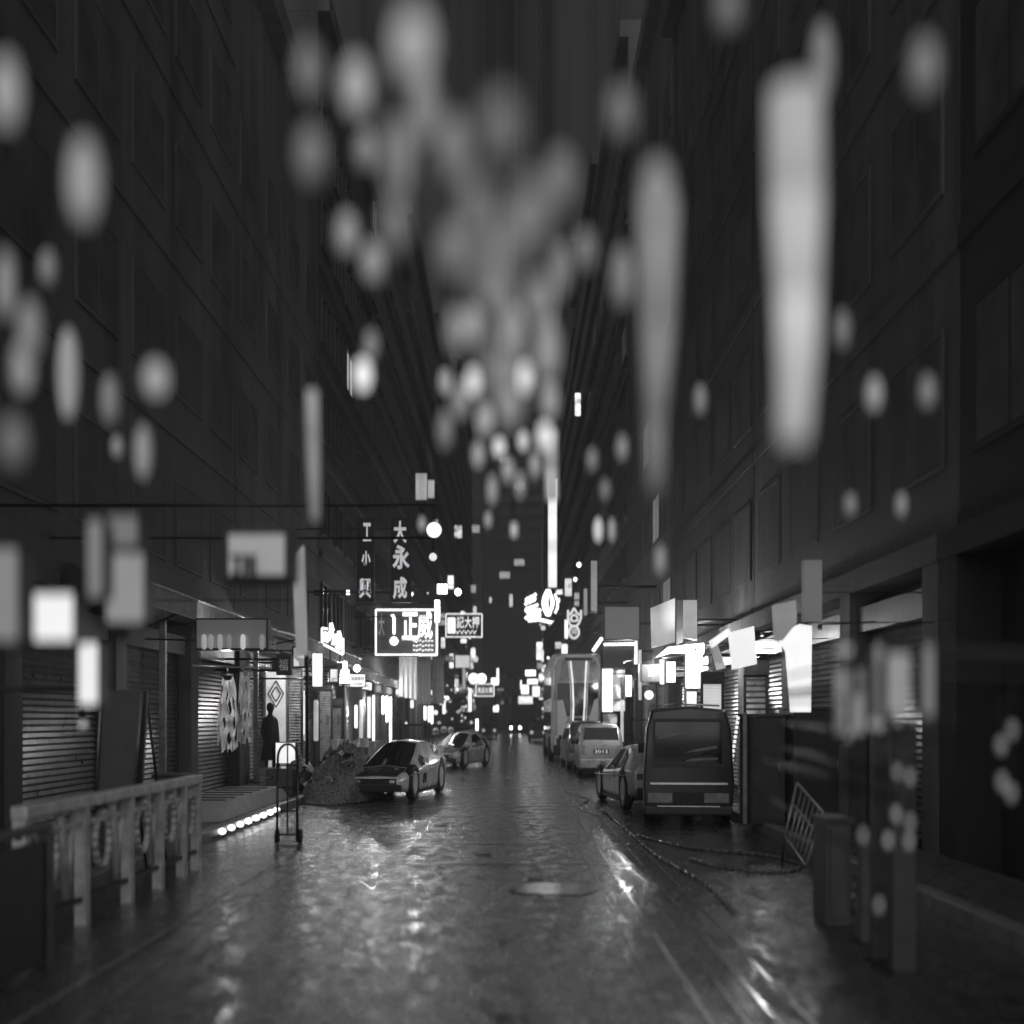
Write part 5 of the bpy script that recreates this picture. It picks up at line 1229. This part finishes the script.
# ------------------------------------------------------------------ overhead lanterns on span wires
ROWS = [1.2, 1.65, 2.2, 2.9, 3.9, 5.5]
LAN = [
 (413, 44, 62, 92, .29, 'large pale lantern, brightest at the top centre left'),
 (356, 86, 48, 84, .21, 'pale lantern left of the brightest top lantern'),
 (309, 70, 44, 84, .065, 'dim lantern left of the pale lantern near the top'),
 (311, 155, 48, 84, .05, 'dim lantern directly below the dim top left lantern'),
 (398, 158, 58, 120, .07, 'long dim lantern below the brightest top lantern'),
 (425, 110, 54, 110, .06, 'dim lantern just right of and below the brightest top lantern'),
 (366, 150, 40, 60, .06, 'small dim lantern below the pale top lantern'),
 (84, 181, 52, 124, .145, 'tall grey lantern alone in the dark upper left'),
 (6, 92, 46, 112, .16, 'tall grey lantern cut by the upper left frame edge'),
 (347, 233, 38, 62, .12, 'left one of two touching lanterns below the dim top lanterns'),
 (373, 262, 40, 60, .12, 'right one of two touching lanterns below the dim top lanterns'),
 (924, 67, 46, 88, .052, 'dim oval lantern alone in the upper right'),
 (657, 190, 50, 88, .12, 'grey lantern at the head of the dim column right of centre'),
 (585, 250, 34, 60, .05, 'dim small lantern between the centre glow and the dim column'),
 (622, 277, 38, 90, .05, 'dim lantern at the left side of the dim column'),
 (621, 112, 44, 78, .045, 'faint lantern high above the small dim ones right of centre'),
 (822, 62, 40, 108, .04, 'faint long lantern above the bright tall column'),
 (728, 8, 46, 62, .045, 'faint lantern cut by the top edge right of centre'),
 (22, 368, 38, 78, .14, 'grey lantern near the left edge at mid height, left of pair'),
 (68, 374, 32, 112, .13, 'long grey lantern near the left edge at mid height, right of pair'),
 (6, 285, 34, 96, .10, 'dim lantern cut by the left frame edge at mid height'),
 (48, 268, 30, 56, .03, 'very faint lantern above the left edge pair'),
 (156, 379, 42, 50, .20, 'round grey lantern on the left at mid height'),
 (143, 452, 26, 74, .10, 'slim lantern below the round grey lantern on the left'),
 (117, 447, 20, 34, .055, 'faint little lantern left of the slim lantern'),
 (14, 442, 44, 70, .04, 'faint wide lantern at the left edge below the pair'),
 (874, 394, 27, 52, .13, 'small grey lantern on the right at mid height'),
 (927, 392, 27, 52, .045, 'faint lantern right of the small grey right one'),
 (901, 505, 20, 38, .055, 'faint small lantern low on the right'),
 (363, 375, 31, 50, .62, 'brilliant white lantern left of centre at mid height'),
 (371, 345, 28, 44, .06, 'dim lantern behind the top of the brilliant white lantern'),
 (445, 382, 23, 42, .17, 'grey small lantern left of the white one in the centre cluster'),
 (473, 382, 26, 42, .5, 'white small lantern at the left of the centre cluster'),
 (526, 378, 29, 50, .62, 'brightest white lantern in the centre cluster'),
 (485, 420, 26, 46, .22, 'soft grey lantern under the white left one of the centre cluster'),
 (499, 447, 22, 28, .48, 'left one of three white lanterns in the low centre row'),
 (523, 441, 18, 28, .42, 'middle one of three white lanterns in the low centre row'),
 (545, 436, 24, 40, .66, 'right one of three white lanterns in the low centre row'),
 (512, 325, 42, 60, .22, 'grey lantern above the brightest one of the centre cluster'),
 (472, 325, 34, 54, .17, 'grey lantern above the white left one of the centre cluster'),
 (548, 350, 40, 90, .13, 'long dim lantern at the right flank of the centre cluster'),
 (490, 275, 70, 80, .085, 'wide faint lantern at the top left of the centre glow'),
 (530, 215, 62, 110, .075, 'wide faint lantern high above the centre glow'),
 (478, 210, 62, 100, .075, 'wide faint lantern high and left above the centre glow'),
 (505, 372, 70, 100, .12, 'broad faint lantern behind the centre cluster'),
 (445, 430, 26, 60, .055, 'dim lantern left of the low centre row'),
 (492, 490, 16, 44, .14, 'slim dim lantern below the low centre row, left'),
 (520, 485, 16, 40, .13, 'slim dim lantern below the low centre row, middle'),
 (488, 520, 13, 26, .12, 'tiny dim lantern under the slim ones, left'),
 (514, 530, 12, 24, .28, 'tiny pale lantern under the slim ones, right'),
 (422, 524, 13, 22, .14, 'tiny grey lantern left of the brilliant round lamp'),
 (598, 530, 15, 34, .36, 'pale small lantern right of the tall column sign'),
 (612, 530, 12, 34, .12, 'dim slim lantern right of the pale small one'),
 (622, 448, 20, 40, .075, 'dim small lantern right of the low centre row'),
 (592, 460, 18, 36, .06, 'faint small lantern between low centre row and dim small lantern'),
 (605, 490, 16, 30, .06, 'faint tiny lantern above the pale small lantern'),
 (660, 560, 18, 44, .10, 'dim slim lantern above the pale sloping board'),
 (700, 400, 22, 46, .04, 'faint lantern left of the bright tall column at mid height'),
 (850, 505, 22, 36, .035, 'very faint lantern low right of the bright tall column'),
 (842, 330, 26, 60, .03, 'very faint long lantern right of the bright tall column'),
 (452, 250, 46, 80, 0.06, 'faint added glow lantern at the upper left rim of the centre glow'),  # faint lanterns added from here to build up the centre glow
 (560, 270, 40, 80, 0.05, 'faint added glow lantern at the upper right rim of the centre glow'),
 (455, 330, 34, 70, 0.08, 'dim added glow lantern at the left rim of the centre glow'),
 (540, 300, 46, 70, 0.12, 'grey added glow lantern at the upper right of the centre glow'),
 (500, 300, 56, 90, 0.1, 'broad dim added glow lantern in the upper middle of the centre glow'),
 (460, 400, 30, 60, 0.09, 'dim added glow lantern left below the white ones of the centre cluster'),
 (510, 410, 34, 50, 0.18, 'soft grey added glow lantern in the heart of the centre cluster'),
 (550, 400, 30, 60, 0.14, 'soft grey added glow lantern right of the heart of the centre cluster'),
 (478, 455, 22, 40, 0.14, 'dim added glow lantern just left of the low centre row'),
 (535, 465, 18, 40, 0.14, 'dim added glow lantern just under the low centre row'),
 (508, 470, 20, 36, 0.16, 'soft added glow lantern hanging below the middle of the low centre row'),
 (505, 240, 60, 100, 0.06, 'very faint wide added glow lantern between the two high centre ones'),
 (500, 130, 70, 110, 0.035, 'barely visible wide added glow lantern high in the sky centre'),
 (395, 225, 44, 90, 0.045, 'very faint lantern right of the two touching lanterns'),
 (455, 150, 60, 110, 0.04, 'barely visible added glow lantern right of the long dim one near the top'),
 (560, 180, 54, 90, 0.035, 'barely visible added glow lantern high right of the centre glow'),
 (30, 330, 40, 90, 0.06, 'dim lantern behind the left edge pair'),
 (110, 400, 30, 70, 0.035, 'barely visible lantern between edge pair and round grey lantern'),
]
used_rows = {}
def lantern(cx, cy, w, h, st, lab):
    want = 1 / (.92 * w / 85 + .045)
    Y = min(ROWS, key=lambda q: abs(q - want)) + random.uniform(-.03, .03)
    c = P(cx, cy, Y); bl = 85 * (1 / Y - .045); rx = max(.3 * w, (w - bl * .62) / 2) / F * Y; rz = max(.3 * h, (h - bl * 1.5 * .62) / 2) / F * Y
    root = thing('lantern', lab, 'lantern', (c.x, Y, c.z - rz), 'lanterns strung over the street')
    b = MB(); prof = []
    for k in range(11):
        t = math.pi * (k + .6) / 11.2; prof.append((rx * math.sin(t) ** .75, -rz * math.cos(t)))
    b.lathe(c, prof, 20); b.build('shade', emis(st * 1.35, .12, 4.), root)
    for e in (1.03, -1.03):
        b = MB(); b.lathe(c, [(rx * .3, rz * e - rz * .04), (rx * .3, rz * e + rz * .04)], 12); b.build('end_cap', BLK, root)
    row = min(ROWS, key=lambda q: abs(q - Y)); zc = CAMZ + (HOR + 60) / F * row
    b = MB(); b.bar((c.x, Y, c.z + rz), (c.x, row, zc + .35 * ((c.x + .6) / 5.2) ** 2), .0025, 5); b.build('cord', BLK, root)
    used_rows.setdefault(row, []).append(c.x)
for a in LAN: lantern(*a)
# tall tubular lamps hanging from the wires
def tube_lantern(segs, row, lab):
    top = P(segs[0][0], segs[0][1], row); bot = P(segs[-1][0], segs[-1][1], row)
    root = thing('tube_lantern', lab, 'lantern', (bot.x, row, bot.z), 'lanterns strung over the street')
    for (x0, y0, w0, x1, y1, w1, st) in [(a[0], a[1], a[2], c[0], c[1], c[2], a[3]) for a, c in zip(segs, segs[1:])]:
        p = P(x0, y0, row); q = P(x1, y1, row); b = MB(); b.bar(q, p + Vector((0, 0, -.003)), w1 / 2 / F * row, 16, w0 / 2 / F * row); b.build('shade', emis(st, .10, 3.), root)
    b = MB(); b.bar(top, (top.x, row, CAMZ + (HOR + 60) / F * row + .35 * ((top.x + .6) / 5.2) ** 2), .0025, 5); b.build('cord', BLK, root)
tube_lantern([(794, 90, 52, .29), (796, 200, 52, .36), (797, 300, 42, .46), (797, 345, 40, .36), (796, 380, 36, .30), (793, 440, 32, .1)], 1.65, 'tallest brightest hanging tube lantern on the right')
tube_lantern([(658, 200, 44, .12), (658, 330, 34, .09), (655, 420, 20, .055), (655, 490, 18, .03)], 2.2, 'long dim tapering tube lantern right of centre')
tube_lantern([(312, 390, 14, .14), (313, 440, 14, .10), (315, 520, 11, .06)], 3.9, 'thin dim tube lantern left of centre')
tube_lantern([(551, 430, 14, .20), (551, 470, 13, .28), (552, 500, 12, .32)], 5.5, 'thin pale tube lantern above the tall column sign')
for row in ROWS:
    b = MB(); zc = CAMZ + (HOR + 60) / F * row; n = 24
    pts = [(LX - .2 + (RX + .2 - LX + .2) * i / n, row, 0) for i in range(n + 1)]
    pts = [(x, y, zc + .35 * ((x + .6) / 5.2) ** 2) for x, y, _ in pts]
    b.path(pts, .004, 5); o = b.build('span_wire', BLK); props(o, {1.2: 'nearest', 1.65: 'second nearest', 2.2: 'third nearest', 2.9: 'third farthest', 3.9: 'second farthest', 5.5: 'farthest'}[row] + ' thin dark wire stretched across the street above the lanterns', 'wire', 'span wires')


# ------------------------------------------------------------------ fill bulbs added to light the cars, cloths, banners and shop fronts
def bulb(label, x, y, z, watts, wx=None):  # one added fill bulb with its socket and arm
    root = thing('fill_bulb', label, 'lamp', (x, y, z))
    l = bpy.data.lights.new('bulb', 'POINT'); l.energy = watts * .42; l.shadow_soft_size = .09  # added fill light
    o = bpy.data.objects.new('fill_light', l); COL.objects.link(o); o.parent = root; o.location = (0, 0, -.06)
    b = MB(); b.lathe((x, y, z), [(.03, .005), (.03, .07), (.012, .09)], 10); b.build('socket', BLK, root)
    if wx is not None:
        b = MB(); b.bar((x, y, z + .08), (wx, y, z + .12), .012, 5); b.build('fill_arm', DKM, root)
bulb('added fill bulb on an arm above the draped cloths', -4.6, 19.3, 2.75, 110, LX)
bulb('added fill bulb under the pale-edged awning near its left end', -4.85, 28.5, 3.0, 220, LX)
bulb('added fill bulb under the pale-edged awning near its far end', -4.9, 35, 2.9, 220, LX)
bulb('added fill bulb under the second awning on the left', -5.0, 44, 2.9, 350, LX)
bulb('added fill bulb in front of the three canvas banners', -3.4, 42.5, 4.3, 300, LX)
bulb('added fill bulb on a long arm over the left pavement, behind the silver wedge car', -4.7, 55, 3.3, 500, LX)
bulb('added fill bulb over the right pavement beside the dark van', 4.0, 19.2, 2.9, 60, RX)
bulb('added fill bulb over the right pavement ahead of the dark van', 3.9, 25.5, 3.0, 450, RX)
bulb('added fill bulb over the right pavement beside the silver estate car', 3.9, 31.5, 3.1, 330, RX)
bulb('added fill bulb over the right pavement behind the estate car, before the bus', 3.7, 39.5, 3.4, 230, RX)
bulb('added fill bulb over the right pavement beyond the bus', 3.9, 60, 3.6, 600, RX)
bulb('added fill bulb far down the left pavement past the neon signs', -4.9, 74, 3.4, 700, LX)
bulb('added fill bulb over the cabinets under the large white box lamp', 3.9, 15.2, 2.7, 12, RX)

# ------------------------------------------------------------------ world, camera
w = bpy.data.worlds.new('World'); S.world = w; w.use_nodes = True
nt = w.node_tree; N = nt.nodes; L = nt.links; bg = N['Background']
tc = N.new('ShaderNodeTexCoord'); sp = N.new('ShaderNodeSeparateXYZ'); L.new(tc.outputs['Generated'], sp.inputs[0])
mr = N.new('ShaderNodeMapRange'); mr.interpolation_type = 'SMOOTHSTEP'; L.new(sp.outputs['Y'], mr.inputs['Value'])
mr.inputs['From Min'].default_value = -.95; mr.inputs['From Max'].default_value = -.25
mr.inputs['To Min'].default_value = .85; mr.inputs['To Max'].default_value = 0          # front fill added behind the camera, standing for town glow
m2 = N.new('ShaderNodeMapRange'); m2.interpolation_type = 'SMOOTHSTEP'; L.new(sp.outputs['Z'], m2.inputs['Value'])
m2.inputs['From Min'].default_value = .6; m2.inputs['From Max'].default_value = 1
m2.inputs['To Min'].default_value = .018; m2.inputs['To Max'].default_value = .13        # overhead fill added at the zenith to lift the dark walls
ad = N.new('ShaderNodeMath'); ad.operation = 'ADD'; L.new(mr.outputs[0], ad.inputs[0]); L.new(m2.outputs[0], ad.inputs[1])
cb = N.new('ShaderNodeCombineColor')
for k in range(3): L.new(ad.outputs[0], cb.inputs[k])
L.new(cb.outputs[0], bg.inputs['Color']); bg.inputs['Strength'].default_value = 1.0

hz = MB(); hz.box((-30, -12, -1), (30, 340, 75)); ho = hz.build('haze', BLK); props(ho, kind='stuff')
hm_ = bpy.data.materials.new('night_haze'); hm_.use_nodes = True; hn = hm_.node_tree.nodes; hn.remove(hn['Principled BSDF'])
pv = hn.new('ShaderNodeVolumePrincipled'); pv.inputs['Color'].default_value = (.9, .9, .9, 1); pv.inputs['Density'].default_value = .0022; pv.inputs['Anisotropy'].default_value = .3
hm_.node_tree.links.new(pv.outputs[0], hn['Material Output'].inputs['Volume']); ho.data.materials.clear(); ho.data.materials.append(hm_)
cam = bpy.data.cameras.new('camera'); co = bpy.data.objects.new('camera', cam); COL.objects.link(co); S.camera = co
co.location = (0, 0, CAMZ); co.rotation_euler = (R(90), 0, 0)
cam.sensor_width = 36; cam.lens = 36 * F / 1024; cam.shift_y = (HOR - 512) / 1024
cam.clip_start = .05; cam.clip_end = 3000
cam.dof.use_dof = True; cam.dof.focus_distance = 22; cam.dof.aperture_fstop = .596; cam.dof.aperture_ratio = 1.5
S.view_settings.view_transform = 'Standard'; S.view_settings.look = 'None'; S.view_settings.gamma = 1; S.view_settings.exposure = 0
S.cycles.use_denoising = True
S.cycles.sample_clamp_indirect = 2.0; S.cycles.sample_clamp_direct = 0
S.cycles.max_bounces = 6; S.cycles.caustics_reflective = False; S.cycles.caustics_refractive = False
